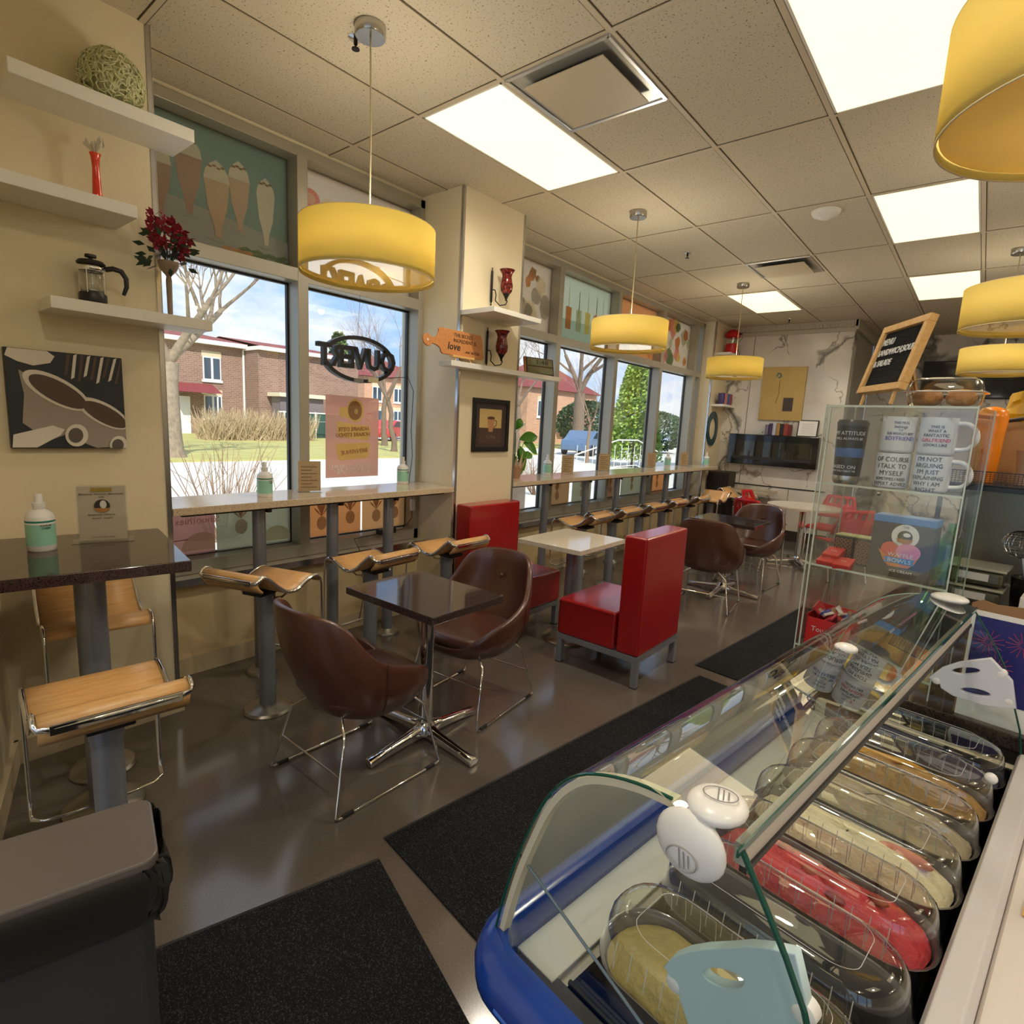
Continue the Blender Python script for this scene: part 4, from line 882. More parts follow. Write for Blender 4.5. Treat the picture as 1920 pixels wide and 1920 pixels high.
# potted plant wrapped in paper behind pillar
t = thing('potted_plant', 'green leafy plant in a paper wrapped pot on the long bar, just past the pillar', 'plant', (-3.33,4.08,1.085))
MB().lathe([(.05,0),(.075,.12),(.07,.125),(.001,.12)], 20).build('pot', P('kraft_paper_wrap', srgb(168,128,98), .8), t, smooth=40)
m = MB()
for k in range(12): a = k*2*pi/12; m.add([(.06*cos(a),.06*sin(a),.10),(.075*cos(a+.5),.075*sin(a+.5),.10),(.12*cos(a+.3),.12*sin(a+.3),.22+.03*(k%3))], [(0,1,2)])
m.build('paper_collar', P('pink_wrap_paper', srgb(206,176,150), .7), t, solid=.001)
m = MB(); s = MB()
for k, (dy, dz, ay, az, L_) in enumerate(((.02,.42,-.1,.30,.20),(.06,.36,.5,.25,.20),(-.02,.38,-.5,.2,.18),(.10,.33,.85,-.25,.20),(.02,.30,.3,-1,.19),(.06,.27,.25,-1,.20),(-.02,.25,-.2,-.9,.18),(.0,.45,.3,.6,.17),(-.03,.30,-.8,-.2,.18),(.03,.2,.8,.4,.15))):
    p = Vector((rb.uniform(-.03,.05),dy,dz)); d_ = Vector((rb.uniform(-.2,.3),ay,az)).normalized(); n_ = Vector((1,0,.3)); e_ = d_.cross(n_).normalized(); vs = []; fs = []; NL = 7
    for i in range(NL+1):
        q = i/NL; w_ = L_*.27*sin(pi*min(1,q*.97+.03))**.8; c_ = p+d_*L_*q+Vector((.02*sin(q*3),0,-.05*q*q)); vs += [tuple(c_-e_*w_), tuple(c_+Vector((-.008,0,0))), tuple(c_+e_*w_)]
    for i in range(NL): b_ = i*3; fs += [(b_,b_+1,b_+4,b_+3),(b_+1,b_+2,b_+5,b_+4)]
    m.add(vs, fs); s.tube([(0,0,.12),tuple(p)], .003, 5)
m.build('leaves', P('bright_leaf_green', srgb(76,140,34), .3, var=.4, vs=12), t, smooth=60); s.build('stems', P('green_stem', srgb(70,104,44), .5), t)
# bottles and cards
def bottle():
    t = thing('spray_bottle', '', 'bottle', group='white sanitizer spray bottles')
    MB().lathe([(.040,0),(.044,.006),(.044,.122),(.040,.134),(.026,.147),(.018,.151),(.018,.157)], 28).build('bottle_body', M_WPLAS, t, smooth=45)
    MB().lathe([(.0443,.022),(.0443,.100)], 28, cap=False).build('label_band', P('mint_label', srgb(150,206,184), .4), t, smooth=60); MB().lathe([(.0445,.106),(.0445,.113)], 28, cap=False).build('teal_stripe', P('teal_print', srgb(20,130,112), .4), t, smooth=60)
    MB().lathe([(.019,.157),(.020,.160),(.020,.176),(.013,.178),(.0125,.205),(.011,.208),(.001,.208)], 20).build('spray_cap', M_WPLAS, t, smooth=40)
    return t
bt0 = bottle(); bt0.location = (-2.615,.472,1.05); bt0['label'] = 'white spray bottle with mint label on the tall dark table at the far left'
lab = bt0; cyl = lambda zz: frame3((.0,0,zz),(0,1,0),(0,0,1))
def cyl_text(s_, size, ang, z, R_, par, mat_, sx=1, al='CENTER', b=0, nm='lettering', ext=.0003):
    mt = Matrix.Rotation(ang,4,'Z') @ Matrix(((0,0,1,R_),(1,0,0,0),(0,1,0,z),(0,0,0,1)))
    return text(s_, size, mt, mat_, nm, par, ext=ext, sx=sx, al=al, wrapR=R_, bold=b)
ANG = math.atan2(-.472,2.615)
MB().lathe([(.0452,.086),(.0452,.099)], 28, cap=False).build('x', M_PAPER) and bpy.data.objects.remove(bpy.data.objects['x'])
cyl_text('AVMOR', .010, ANG+.35, .096, .0448, lab, P('dark_red_ink', srgb(150,40,30), .5)); cyl_text('CHEM', .010, ANG+.35, .086, .0448, lab, M_INK)
for k in range(7): cyl_text('llll llllll lll', .006, ANG+.35, .074-.008*k, .0448, lab, P('teal_ink', srgb(24,90,84), .5), al='CENTER') if k < 0 else None
for x, y, l in ((-3.28,1.655,'spray bottle standing on the near bar, left of the small menu card'),(-3.44,2.84,'spray bottle on the near bar beside the pillar, in front of the cord'),(-3.42,4.72,'spray bottle on the long bar just right of the leafy plant'),(-3.42,7.62,'spray bottle on the long bar in front of the fourth window pane'),(-3.24,8.62,'spray bottle at the very end of the long bar')): dup(bt0, (x,y,1.085), .3, l)
M_CARD = P('kraft_menu_paper', srgb(196,166,128), .6, var=.2, vs=30)
def card(x, y, rz, label, h=.2, w=.14):
    t = thing('menu_holder', label, 'menu card', (x,y,1.085), rz, group='menu cards in clear stands on the bars')
    MB().box((-.035,-w/2-.005,0),(.035,w/2+.005,.003)).build('stand_base', M_ACRYL, t); MB().box((-.003,-w/2-.004,.003),(.003,w/2+.004,h+.005)).build('clear_sleeve', M_ACRYL, t); MB().box((-.001,-w/2,.006),(.001,w/2,h)).build('menu_paper', M_CARD, t)
    m = MB(); 
    for k in range(7): m.box((.0034,-w*.38,.03+k*.022),(.0038,w*(.1 if k % 2 else .35),.034+k*.022))
    m.build('printed_lines', P('brown_print', srgb(104,78,58), .6), t); return t
cd = card(-3.34,1.985, radians(-20), 'small kraft coloured menu card on the near bar, in front of the window mullion')
for x, y, r, l in ((-3.36,5.0,-30,'first menu card along the long bar, near the pillar'),(-3.42,5.85,-30,'second menu card along the long bar, narrow, before a white mullion'),(-3.44,7.15,-30,'third menu card along the long bar, before the blue tinted pane'),(-3.40,8.15,-30,'last menu card near the end of the long bar')): dup(cd, (x,y,1.085), radians(r), l)
# sign holder on high table
t = thing('sign_holder', 'clear acrylic sign holder with a printed notice on the tall dark table', 'sign', (-2.655,.675,1.05), radians(-17))
MB().box((-.045,-.10,0),(.045,.10,.003)).build('stand_base', M_ACRYL, t); MB().box((-.006,-.083,.003),(-.0005,.083,.225)).build('clear_back', M_ACRYL, t); MB().box((.002,-.083,.003),(.005,.083,.225)).build('clear_front', M_ACRYL, t)
MB().box((-.0002,-.078,.006),(.0012,.078,.220)).build('notice_paper', P('notice_paper', srgb(206,188,168), .6), t)
m = MB(); m.box((.0055,-.034,.200),(.0058,.034,.214)); m.build('gold_bar', P('gold_print', srgb(158,130,48), .5), t)
def nt_(s_, sz, z, sx=1, y=0): return text(s_, sz, frame3((.0056,y,z),(0,1,0),(0,0,1)), M_INK, 'lettering', t, ext=.0002, sx=sx)
nt_('Bienvenue, Welcome, Bienvenidos', .0105, .190, .98); nt_('Cafe', .010, .178); nt_('Suivez-nous, Follow us !', .0095, .108); nt_('facebook   instagram', .008, .094); nt_('Merci, Thank you, Gracias', .007, .018)
MB().lathe([(.026,0),(.026,.0003)], 28, (.0056,0,.142), ax=Matrix.Rotation(pi/2,3,'Y')).build('round_logo', P('logo_dark_brown', srgb(46,38,28), .5), t); m = MB(); m.prism([(.0062,y,z) for y, z in [(-.026,.134),(.026,.134),(.022,.126),(.012,.119),(0,.116),(-.012,.119),(-.022,.126)]], (.0002,0,0)); m.build('logo_banner', P('logo_amber', srgb(176,120,56), .5), t)
MB().lathe([(.011,0),(.011,.0003)], 18, (.0064,.004,.148), ax=Matrix.Rotation(pi/2,3,'Y') @ Matrix.Diagonal((1.5,1.0,1))).build('logo_cup', P('logo_white', srgb(214,208,196), .5), t)
# ================================================================ FAR WALL
t = thing('wall_fireplace', 'long black wall mounted electric fireplace with a glassy front on the marble wall', 'fireplace', (-2.49,9.36,1.365))
MB().box((-.65,-.13,-.235),(.65,0,.235)).build('black_case', P('gloss_black', (.008,.008,.009), .08, spec=.8), t, bevel=.006)
MB().box((-.56,-.134,-.10),(.57,-.1301,.13)).build('glass_front', P('dark_mirror_glass', (.10,.09,.07), .02, metal=.75), t); MB().box((-.56,-.133,-.15),(.57,-.1305,-.105)).build('ember_bed', P('ember_bed', (.03,.025,.02), .6), t)
for k, (nm, w_, h_, c_) in enumerate((('a',.05,.16,(120,110,120)),('b',.05,.18,(70,50,90)),('c',.05,.18,(190,190,200)),('d',.05,.19,(170,130,70)),('e',.05,.18,(40,36,40)),('f',.06,.18,(150,60,44)),('g',.05,.17,(110,40,36)))):
    o = MB().box((-w_/2,-.03,0),(w_/2,.03,h_)).build('coffee_bag', P('bag_'+nm, srgb(*c_), .4, var=.5, vs=60), loc=(-2.60+.055*k,9.30,1.60), bevel=.006); tag(o, ['grey bag at the left end of','purple bag second in','white bag in the middle left of','golden bag in the middle of','black bag right of centre in','orange red bag second from the right in','dark red bag at the right end of'][k]+' the row on the fireplace', 'bag', 'bags on top of the fireplace')
t = thing('framed_certificate', 'white certificate in a thin black frame leaning on top of the fireplace', 'picture', (-2.035,9.30,1.60)); tl = Matrix.Rotation(radians(-8),4,'X')
MB(tl).box((-.14,0,0),(.14,.012,.25)).build('frame', M_BLACK, t); MB(tl).box((-.125,-.002,.015),(.125,0,.235)).build('certificate_paper', M_PAPER, t)
m = MB(tl); [m.box((-.08,-.003,.05+.02*k),(.08,-.0021,.053+.02*k)) for k in range(8)]; m.build('printed_lines', P('grey_print', srgb(170,166,160), .6), t)
t = thing('canvas_picture', 'yellow ochre square painting with a tiny dark inset on the marble wall', 'picture', (-2.455,9.36,2.23))
MB().box((-.31,-.03,-.40),(.31,0,.40)).build('canvas', P('ochre_canvas', srgb(190,160,96), .7, var=.16, vs=4), t, bevel=.003)
MB().box((.03,-.033,-.26),(.17,-.0301,-.06)).build('dark_inset', P('inset_print', srgb(66,56,50), .6, var=.5, vs=30), t)
m = MB(); m.tube([(-.05,-.031,.2),(-.045,-.031,0),(-.08,-.031,-.15)], .004, 5); m.build('painted_stem', P('olive_paint', srgb(120,96,44), .7), t); m = MB(); [m.ball((-.07+.03*cos(k*2.4),-.031,.27+.03*sin(k*2.4)), .014, 8, sc=(1,.1,1)) for k in range(7)]; m.build('painted_flower', P('teal_paint', srgb(92,116,100), .7), t)
t = thing('ring_decal', 'dark blue green ring mounted on the cream corner wall by the bar end', 'wall ornament', (-3.33,8.94,1.655))
m = MB(); n = 40; vs = []; fs = []
for r_, x_ in ((.15,.003),(.15,.02),(.24,.02),(.24,.003)):
    for k in range(n): vs.append((x_, r_*.92*cos(2*pi*k/n), r_*1.12*sin(2*pi*k/n)))
for i in range(4):
    for k in range(n): fs.append((i*n+k, i*n+(k+1)%n, ((i+1)%4)*n+(k+1)%n, ((i+1)%4)*n+k))
m.add(vs, fs).build('ring', P('teal_ring', srgb(28,66,78), .3), t, smooth=40)
t = thing('popcorn_machine', 'red retro popcorn machine on the top corner shelf', 'popcorn machine', (-3.2,9.08,2.81))
MB().lathe([(.085,0),(.095,.02),(.095,.12),(.09,.15)], 20).build('red_base', M_REDP, t, smooth=40); MB().lathe([(.085,.15),(.085,.24)], 20, cap=False).build('clear_chamber', M_PLASTIC, t, smooth=50); MB().lathe([(.09,.24),(.115,.255),(.11,.30),(.085,.34),(.04,.365),(.001,.37)], 20).build('striped_lid', M_REDP, t, smooth=50)
MB().tube([(.08,0,.30),(.14,-.02,.29)], .012, 8).build('handle', M_BLACK, t)
for k in range(4):
    o = MB().lathe([(.045,0),(.048,.01),(.052,.10),(.050,.17),(.048,.17),(.001,.165)], 18).build('patterned_cup', P('cup_pattern_%s' % 'abcd'[k], srgb(*((70,60,110),(190,120,110),(60,90,150),(140,70,80))[k]), .4, var=.8, vs=45), smooth=50, loc=(-3.21,8.90+.108*k,2.035)); tag(o, ('blue violet','pink','bright blue','wine red')[k]+' speckled cup on the corner shelf above the ring', 'cup', 'speckled cups in a row')
t = thing('television', 'black wide menu screen high on the back wall behind the letter board', 'screen', (.1,11.09,2.57)); MB().box((-.98,-.08,-.28),(.75,0,.28)).build('housing', M_BLACK, t, bevel=.008); MB().box((-.96,-.083,-.26),(.73,-.0801,.26)).build('screen_glass', P('screen_black', (.004,.004,.005), .08), t)
# ================================================================ OUTSIDE
GZ = -.15
def outground(nm, pts, m, z=GZ): o = MB().prism([(x,y,z-.2) for x, y in pts], (0,0,.2)).build(nm, m); o['kind'] = 'structure'; return o
M_GRASS = P('spring_lawn', srgb(176,170,104), .9, var=.35, vs=1.3, bump=.6, bs=20)
M_ASPH = P('pale_street', srgb(214,210,200), .8, var=.06, vs=1)
struct(MB().prism([(x,y,GZ-.3) for x, y in ((-70,-20),(-3.8,-20),(-3.8,80),(-70,80))], (0,0,.3)).build('street_ground', M_ASPH)); bpy.data.objects['street_ground'].name = 'floor_street'
struct(MB().prism([(x,y,GZ) for x, y in ((-60,-10),(-19.2,-10),(-19.2,26),(-60,26))], (0,0,.06)).build('floor_lawn', M_GRASS))
struct(MB().prism([(x,y,GZ) for x, y in ((-34,32),(-24,32),(-24,60),(-34,60))], (0,0,.05)).build('floor_far_lawn', M_GRASS))
struct(MB().prism([(x,y,GZ) for x, y in ((-5.6,6.0),(-3.95,6.0),(-3.95,15),(-5.6,15))], (0,0,.05)).build('floor_bed', M_GRASS))
M_BRICK = brick('brown_brick', srgb(128,94,82), srgb(146,112,98), srgb(160,142,128)); M_BRICK2 = brick('orange_brick', srgb(186,130,98), srgb(200,146,112), srgb(200,180,160))
M_TRIMW = P('white_trim', srgb(236,234,228), .5); M_PANE = P('house_window_pane', srgb(70,84,96), .05, spec=.8, metal=.3); M_ROOF = P('red_brown_roof', srgb(128,62,58), .8)
def house_window(par, x, y0, y1, z0, z1):
    f = MB(); f.box((x-.03,y0,z0),(x+.06,y1,z1)); w = f.build('window', M_TRIMW, par); g = MB()
    n = 2; s = (y1-y0)/n
    for k in range(n): g.box((x+.05,y0+k*s+.07,z0+.08),(x+.07,y0+(k+1)*s-.07,z1-.08))
    g.build('pane', M_PANE, w); bx('window_lintel', (x-.02,y0-.08,z0-.14), (x+.10,y1+.08,z0), M_TRIMW, par); bx('stone_header', (x-.02,y0-.05,z1), (x+.03,y1+.05,z1+.35), P('stone_header', srgb(206,190,160), .8), par)
t = thing('brick_house', 'two storey brown brick house across the street, behind the big bare tree', 'house')
bx('wall', (-48,4,GZ), (-38.5,18.2,5.5), M_BRICK, t); bx('side_wing', (-48,18.2,GZ), (-36.6,25.8,5.4), M_BRICK, t)
bx('fascia', (-48.4,3.6,5.48), (-38.0,18.2,5.74), M_TRIMW, t); bx('wing_fascia', (-48.4,18.1,5.38), (-36.2,26.1,5.62), M_TRIMW, t)
m = MB(); m.add([(-38.0,3.6,5.74),(-38.0,18.4,5.74),(-43,16,6.7),(-43,6,6.7),(-48.4,3.6,5.74),(-48.4,18.4,5.74)], [(0,1,2,3),(3,2,5,4),(0,3,4),(1,5,2)]); m.add([(-36.2,18.1,5.62),(-36.2,26.1,5.62),(-42,24.5,6.5),(-42,18.1,6.5),(-48.4,26.1,5.62),(-48.4,18.1,5.62)], [(0,1,2,3),(3,2,4,5),(1,4,2)]); m.build('roof', M_ROOF, t)
for y, z in ((16.1,3.3),(16.1,.9),(11.6,3.3),(11.6,.9)): house_window(t, -38.5, y-.55, y+.55, z, z+1.45)
MB().tube([(-38.42,18.1,5.4),(-38.42,18.1,GZ)], .07, 6).build('downspout', M_TRIMW, t); 
MB().add([(-38.5,13.6,3.0),(-38.5,16.1,3.0),(-37.1,16.1,2.45),(-37.1,13.6,2.45),(-38.5,13.6,2.5),(-38.5,16.1,2.5)], [(0,1,2,3),(4,3,2,5),(0,3,4),(1,5,2)]).build('red_awning', P('red_awning', srgb(124,44,52), .7), t, solid=.05)
m = MB(); m.box((-38.45,13.8,GZ),(-38.38,14.7,2.2)); m.build('front_door', M_TRIMW, t); MB().tube([(-37.3,15.9,GZ),(-37.3,15.9,2.3),(-37.4,15.0,2.45)], .05, 6).build('porch_post', M_TRIMW, t)
t = thing('brick_house', 'orange brick house further down, right of the oval sign, with small dark windows', 'house'); bx('wall', (-62,36,GZ), (-50,45.5,5.6), M_BRICK2, t)
MB().add([(-49.6,35.6,5.6),(-49.6,45.9,5.6),(-56,40.7,8.6),(-62.4,35.6,5.6),(-62.4,45.9,5.6)], [(0,1,2),(3,0,2),(4,3,2),(1,4,2)]).build('roof', M_ROOF, t)
for y in (37.6,40.4,43.4): house_window(t, -50, y-.6, y+.6, 3.1, 4.6); house_window(t, -50, y-.6, y+.6, .8, 2.2)
t = thing('brick_house', 'low red brick house seen through the first long window pane', 'house'); bx('wall', (-34,38,GZ), (-30,49,4.6), M_BRICK2, t)
MB().add([(-29.6,37.6,4.6),(-29.6,49.4,4.6),(-33,45,7.2),(-33,42,7.2),(-36,37.6,4.6),(-36,49.4,4.6)], [(0,1,2,3),(3,2,5,4),(0,3,4),(1,5,2)]).build('roof', M_ROOF, t); house_window(t, -30, 39.4, 41, 2.2, 3.6); MB().box((-30,42,1.6),(-28.8,47,1.8)).build('porch_roof', P('mauve_porch', srgb(150,96,98), .8), t)
t = thing('green_fence', 'dark green privacy fence panel beside the brick house', 'fence'); bx('fence_panel', (-34.5,18.6,GZ), (-34.4,23.2,1.5), P('dark_green_mesh', srgb(42,84,76), .8, var=.2, vs=3), t); m = MB()
bx('top_rail', (-34.55,18.4,1.5), (-34.35,23.4,1.58), M_TRIMW, t); [MB().tube([(-34.35,y,GZ),(-34.35,y,1.6)], .05, 6).build('fence_post', M_TRIMW, t) for y in (18.7,20.9,23.2)]
t = thing('garden_shed', 'grey shed with a pale roof standing behind the green fence', 'shed'); bx('wall', (-36.3,18.9,GZ), (-35.2,22.0,2.5), P('grey_shed', srgb(120,110,112), .8), t); bx('roof', (-36.5,18.7,2.5), (-34.9,22.3,2.75), P('pale_shed_roof', srgb(226,214,186), .7), t)
t = thing('chain_fence', 'low black iron fence in front of the brick house side wing', 'fence'); m = MB(); [m.tube([(-33.6,18.5+.16*k,GZ),(-33.6,18.5+.16*k,1.0)], .016, 4) for k in range(55)]; m.build('pickets', M_INK, t); bx('rail', (-33.62,18.5,.98), (-33.58,27.3,1.02), P('grey_rail', srgb(150,150,150), .5), t)
# bare trees
M_BARK = P('sunlit_bark', srgb(146,130,110), .9, var=.55, vs=9, bump=1, bs=14); M_BARK2 = P('grey_bark', srgb(122,104,88), .9, var=.3, vs=6); M_TWIG = P('brown_twig', srgb(146,120,102), .9)
def tree(label, base, hgt, r0, seed, mat_=M_BARK, forks=4, lean=(0,0), depth=5, spread=.55, twigs=True, kind='bare_tree', trunk_h=.33, grp=None, len_=.62):
    rn = random.Random(seed); tk = MB(); tw = MB()
    def grow(p, d, L_, r, dep):
        n = 4; pts = [tuple(p)]; rs = [r]; q = Vector(p); dd = Vector(d)
        for i in range(n):
            dd = (dd+Vector((rn.gauss(0,.10),rn.gauss(0,.10),rn.gauss(0,.05)+.03))).normalized(); q = q+dd*(L_/n); pts.append(tuple(q)); rs.append(r*(1-.42*(i+1)/n))
        (tk if dep > 2 else tw).tube(pts, rs, 6 if dep > 3 else (4 if dep > 2 else 3))
        if dep <= 0: return
        k = forks if dep > 2 else (5 if dep == 2 else 4)
        for j in range(k):
            i = n if j == 0 else rn.choice((2,3,4)); b = Vector(pts[i]); ax = Vector((rn.gauss(0,1),rn.gauss(0,1),rn.gauss(0,.35))).normalized(); sp = spread*(.5 if j == 0 else 1)
            nd = (dd+ax*sp*rn.uniform(.7,1.35)+Vector((0,0,.12))).normalized(); grow(b, nd, L_*rn.uniform(len_-.04,len_+.16), rs[i]*rn.uniform(.5,.74), dep-1)
    t = thing(kind, label, 'tree', (0,0,0), group=grp)
    b = Vector(base); d0 = Vector((lean[0],lean[1],1)).normalized(); th = hgt*trunk_h
    tk.lathe([(r0*1.5,0),(r0*1.15,.25),(r0,.7)], 10, tuple(b)); 
    pts = [tuple(b+Vector((0,0,.3)))]+[tuple(b+d0*th*k/4+Vector((rn.gauss(0,.04),rn.gauss(0,.04),0))) for k in range(1,5)]; tk.tube(pts, [r0*1.08,r0,r0*.94,r0*.9,r0*.86], 10)
    top = Vector(pts[-1])
    for j in range(forks): a = 2*pi*j/forks+rn.uniform(0,1); grow(top, (d0+Vector((cos(a),sin(a),0))*spread*rn.uniform(.5,1.1)).normalized(), hgt*.27, r0*.5, depth)
    tk.build('trunk', mat_, t, smooth=60); tw.build('twigs', M_TWIG if twigs else mat_, t)
    return t
tree('large bare tree with a thick sunlit trunk outside the nearest window', (-20.6,7.25,GZ), 9.5, .33, 11, depth=5, forks=4, spread=.72, trunk_h=.33)
tree('slim bare tree behind the oval sign', (-26.5,20.5,GZ), 8.5, .16, 5, M_BARK2, depth=4, forks=3, spread=.6)
tree('bare tree with many thin twigs right of the oval sign', (-22,17.6,GZ), 7.5, .13, 21, M_BARK2, depth=4, forks=3, spread=.7, lean=(0,-.15))
tree('dark bare tree seen through the second long window pane', (-21.9,33.5,GZ), 11, .42, 8, M_BARK2, depth=5, forks=3, spread=.6, trunk_h=.36)
tree('slender pale bare tree left of the green evergreen', (-14.5,23.2,GZ), 5.5, .07, 31, M_TWIG, depth=3, forks=3, spread=.6)
tree('thin bare tree outside the first long window pane', (-20.5,25.2,GZ), 8, .16, 14, M_BARK2, depth=4, forks=3, spread=.75)
def shrub(label, base, h, n, seed, m=M_TWIG, sp=.6, grp=None):
    rn = random.Random(seed); mb = MB()
    for k in range(n):
        a = rn.uniform(0,2*pi); s = rn.uniform(.1,1)*sp; p = Vector(base)+Vector((.12*cos(a),.12*sin(a),0)); d_ = Vector((s*cos(a),s*sin(a),1)).normalized(); L_ = h*rn.uniform(.6,1); pts = [tuple(p+d_*L_*i/3+Vector((0,0,-.04*i*s))) for i in range(4)]
        mb.tube(pts, [.012,.009,.006,.003], 3)
        for j in (1,2): q = Vector(pts[j]); e = (d_+Vector((rn.gauss(0,.5),rn.gauss(0,.5),0))).normalized(); mb.tube([tuple(q),tuple(q+e*L_*.4)], [.005,.002], 3)
    o = mb.build('bare_shrub', m); tag(o, label, 'shrub', grp); return o
shrub('bare twiggy shrub on the pavement right behind the near bar', (-7.6,3.25,GZ), 1.5, 42, 2, P('shrub_twig', srgb(150,118,90), .9), .8)
shrub('second bare twiggy shrub, below the first long window pane', (-8.2,9.9,GZ), 1.35, 40, 3, P('shrub_twig', srgb(150,118,90), .9), .8)
shrub('bare shrub beside the parked blue car', (-8.4,11.2,GZ), 1.2, 36, 6, P('shrub_twig', srgb(150,118,90), .9), .8)
rh = random.Random(9); hd = MB()
for k in range(1500):
    x = -31.4+rh.uniform(-.8,.8); y = rh.uniform(12.5,18.6); z = GZ; mb_h = rh.uniform(.8,1.9); d_ = Vector((rh.gauss(0,.35),rh.gauss(0,.35),1)).normalized(); hd.tube([(x,y,z),tuple(Vector((x,y,z))+d_*mb_h)], [.022,.008], 3)
o = hd.build('bare_hedge', P('hedge_twig', srgb(186,164,130), .9)); tag(o, 'row of leafless pale hedge bushes in front of the brick house', 'hedge'); o['kind'] = 'stuff'
def leafy(nm, label, base, h, r, n, seed, col, shape='cone', ls=.22):
    rn = random.Random(seed); t = thing(nm, label, 'tree'); lf = MB(); b = Vector(base)
    for k in range(n):
        u = rn.random()**.8; z = h*(.06+.94*u); rad = r*((1-u)**.6+.05 if shape == 'cone' else math.sqrt(max(.02,1-(2*u-1)**2)))*rn.uniform(.35,1)**.5; a = rn.uniform(0,2*pi)
        p = b+Vector((rad*cos(a),rad*sin(a),z)); d_ = Vector((cos(a)+rn.gauss(0,.5),sin(a)+rn.gauss(0,.5),rn.gauss(.1,.5))).normalized(); e_ = d_.orthogonal().normalized()*ls*.45
        lf.add([tuple(p),tuple(p+d_*ls*.5+e_),tuple(p+d_*ls),tuple(p+d_*ls*.5-e_)], [(0,1,2,3)])
    lf.build('foliage', P(nm+'_leaf', col, .7, var=.45, vs=3), t); MB().tube([tuple(b),tuple(b+Vector((0,0,h*.9)))], [r*.08,.02], 6).build('trunk', M_BARK2, t); return t
leafy('evergreen_tree', 'bright green cone shaped evergreen outside the third long window pane', (-12.3,23.6,GZ), 5.2, 1.22, 8000, 3, srgb(150,178,84), 'cone', .17)
leafy('dark_evergreen', 'dark green round evergreen behind the bare tree in the second long pane', (-24,38,GZ), 3.6, 2.4, 4500, 4, srgb(66,92,58), 'round', .22)
leafy('dark_evergreen', 'dark green bush between the parked car and the far trees', (-19,40,GZ), 3.0, 2.2, 4000, 5, srgb(96,112,66), 'round', .2)
leafy('small_evergreen', 'green conifer top just over the roof, behind the bare tree', (-47,31,GZ), 9.0, 1.6, 1500, 6, srgb(110,130,80), 'cone', .4)
# stair railing outside
t = thing('stair_railing', 'white metal stair railing outside, low behind the long bar', 'railing'); m = MB()
for y0, y1, z0, z1 in ((12.2,14.4,.85,1.25),(14.4,15.6,1.25,1.25),(15.6,17.0,1.25,.9)): m.tube([(-8.0,y0,z0),(-8.0,y1,z1)], .018, 6); m.tube([(-8.0,y0,z0-.75),(-8.0,y1,z1-.75)], .012, 6)
m.build('handrail', M_TRIMW, t); [MB().tube([(-8.0,12.3+.39*k,GZ),(-8.0,12.3+.39*k,1.1)], .009, 5).build('baluster', M_TRIMW, t) for k in range(12)]
# parked cars
def car(label, loc, rz, col, grp=None):
    t = thing('parked_car', label, 'car', loc, rz, grp); mt = P('car_paint_%d' % int(col[0]*1000), col, .25, metal=.3, spec=.7)
    pr = [(-2.15,.35),(-2.2,.7),(-2.05,.85),(-1.25,.95),(-.55,1.42),(.75,1.46),(1.6,1.0),(2.1,.92),(2.2,.6),(2.15,.3)]; MB().prism([(x,-.85,z) for x, z in pr], (0,1.7,0)).build('body', mt, t, bevel=.08, seg=3)
    MB().prism([(x,-.865,z) for x, z in ((-1.1,.98),(-.52,1.36),(.70,1.39),(1.35,1.02))], (0,1.73,0)).build('side_glass', P('car_glass', srgb(40,56,72), .05, spec=.8), t, bevel=.01); MB().add([(-1.22,-.72,.99),(-1.22,.72,.99),(-.58,.66,1.42),(-.58,-.66,1.42)], [(0,1,2,3)]).build('windshield', P('car_glass2', srgb(90,130,170), .05, spec=.9), t, solid=.03)
    for x in (-1.4,1.4):
        for y in (-.86,.86): MB().lathe([(.2,-.1),(.33,-.1),(.33,.1),(.2,.1)], 20, (x,y,.33), ax=Matrix.Rotation(pi/2,3,'X')).build('wheel', P('tyre', (.02,.02,.02), .8), t, smooth=50)
    for y in (-.62,.62): MB().ball((-2.13,y,.68), .13, 10, sc=(.5,1,.6)).build('headlamp', P('headlamp', srgb(220,220,215), .1), t, smooth=60)
    return t
car('blue grey car parked outside the second pane of the long window', (-18.8,29.8,GZ), radians(-75), srgb(96,124,158))
car('red and white car far off, seen between the poster and the window frame', (-32.6,25.6,GZ), radians(-60), srgb(206,70,70)); car('pale car parked far off next to the red one', (-36,30.2,GZ), radians(-60), srgb(220,214,206))
# neighbouring blue-grey building wing (seen through the fourth long pane)
t = thing('office_building', 'blue grey building wall with dark columns outside the fourth long pane', 'building'); bx('wall', (-7.4,20.6,GZ), (-4.5,26,7), P('blue_grey_cladding', srgb(96,104,122), .3, spec=.6), t)
[bx('column', (x-.12,20.45,GZ), (x+.12,20.6,7), P('pale_grey_column', srgb(150,150,150), .5), t) for x in (-4.75,)]; bx('dark_window', (-7.0,20.5,.8), (-5.1,20.6,2.8), P('dark_blue_pane', srgb(52,64,92), .05, spec=.8), t); bx('dark_window', (-7.0,20.5,3.4), (-5.1,20.6,5.4), P('dark_blue_pane', srgb(52,64,92), .05, spec=.8), t)
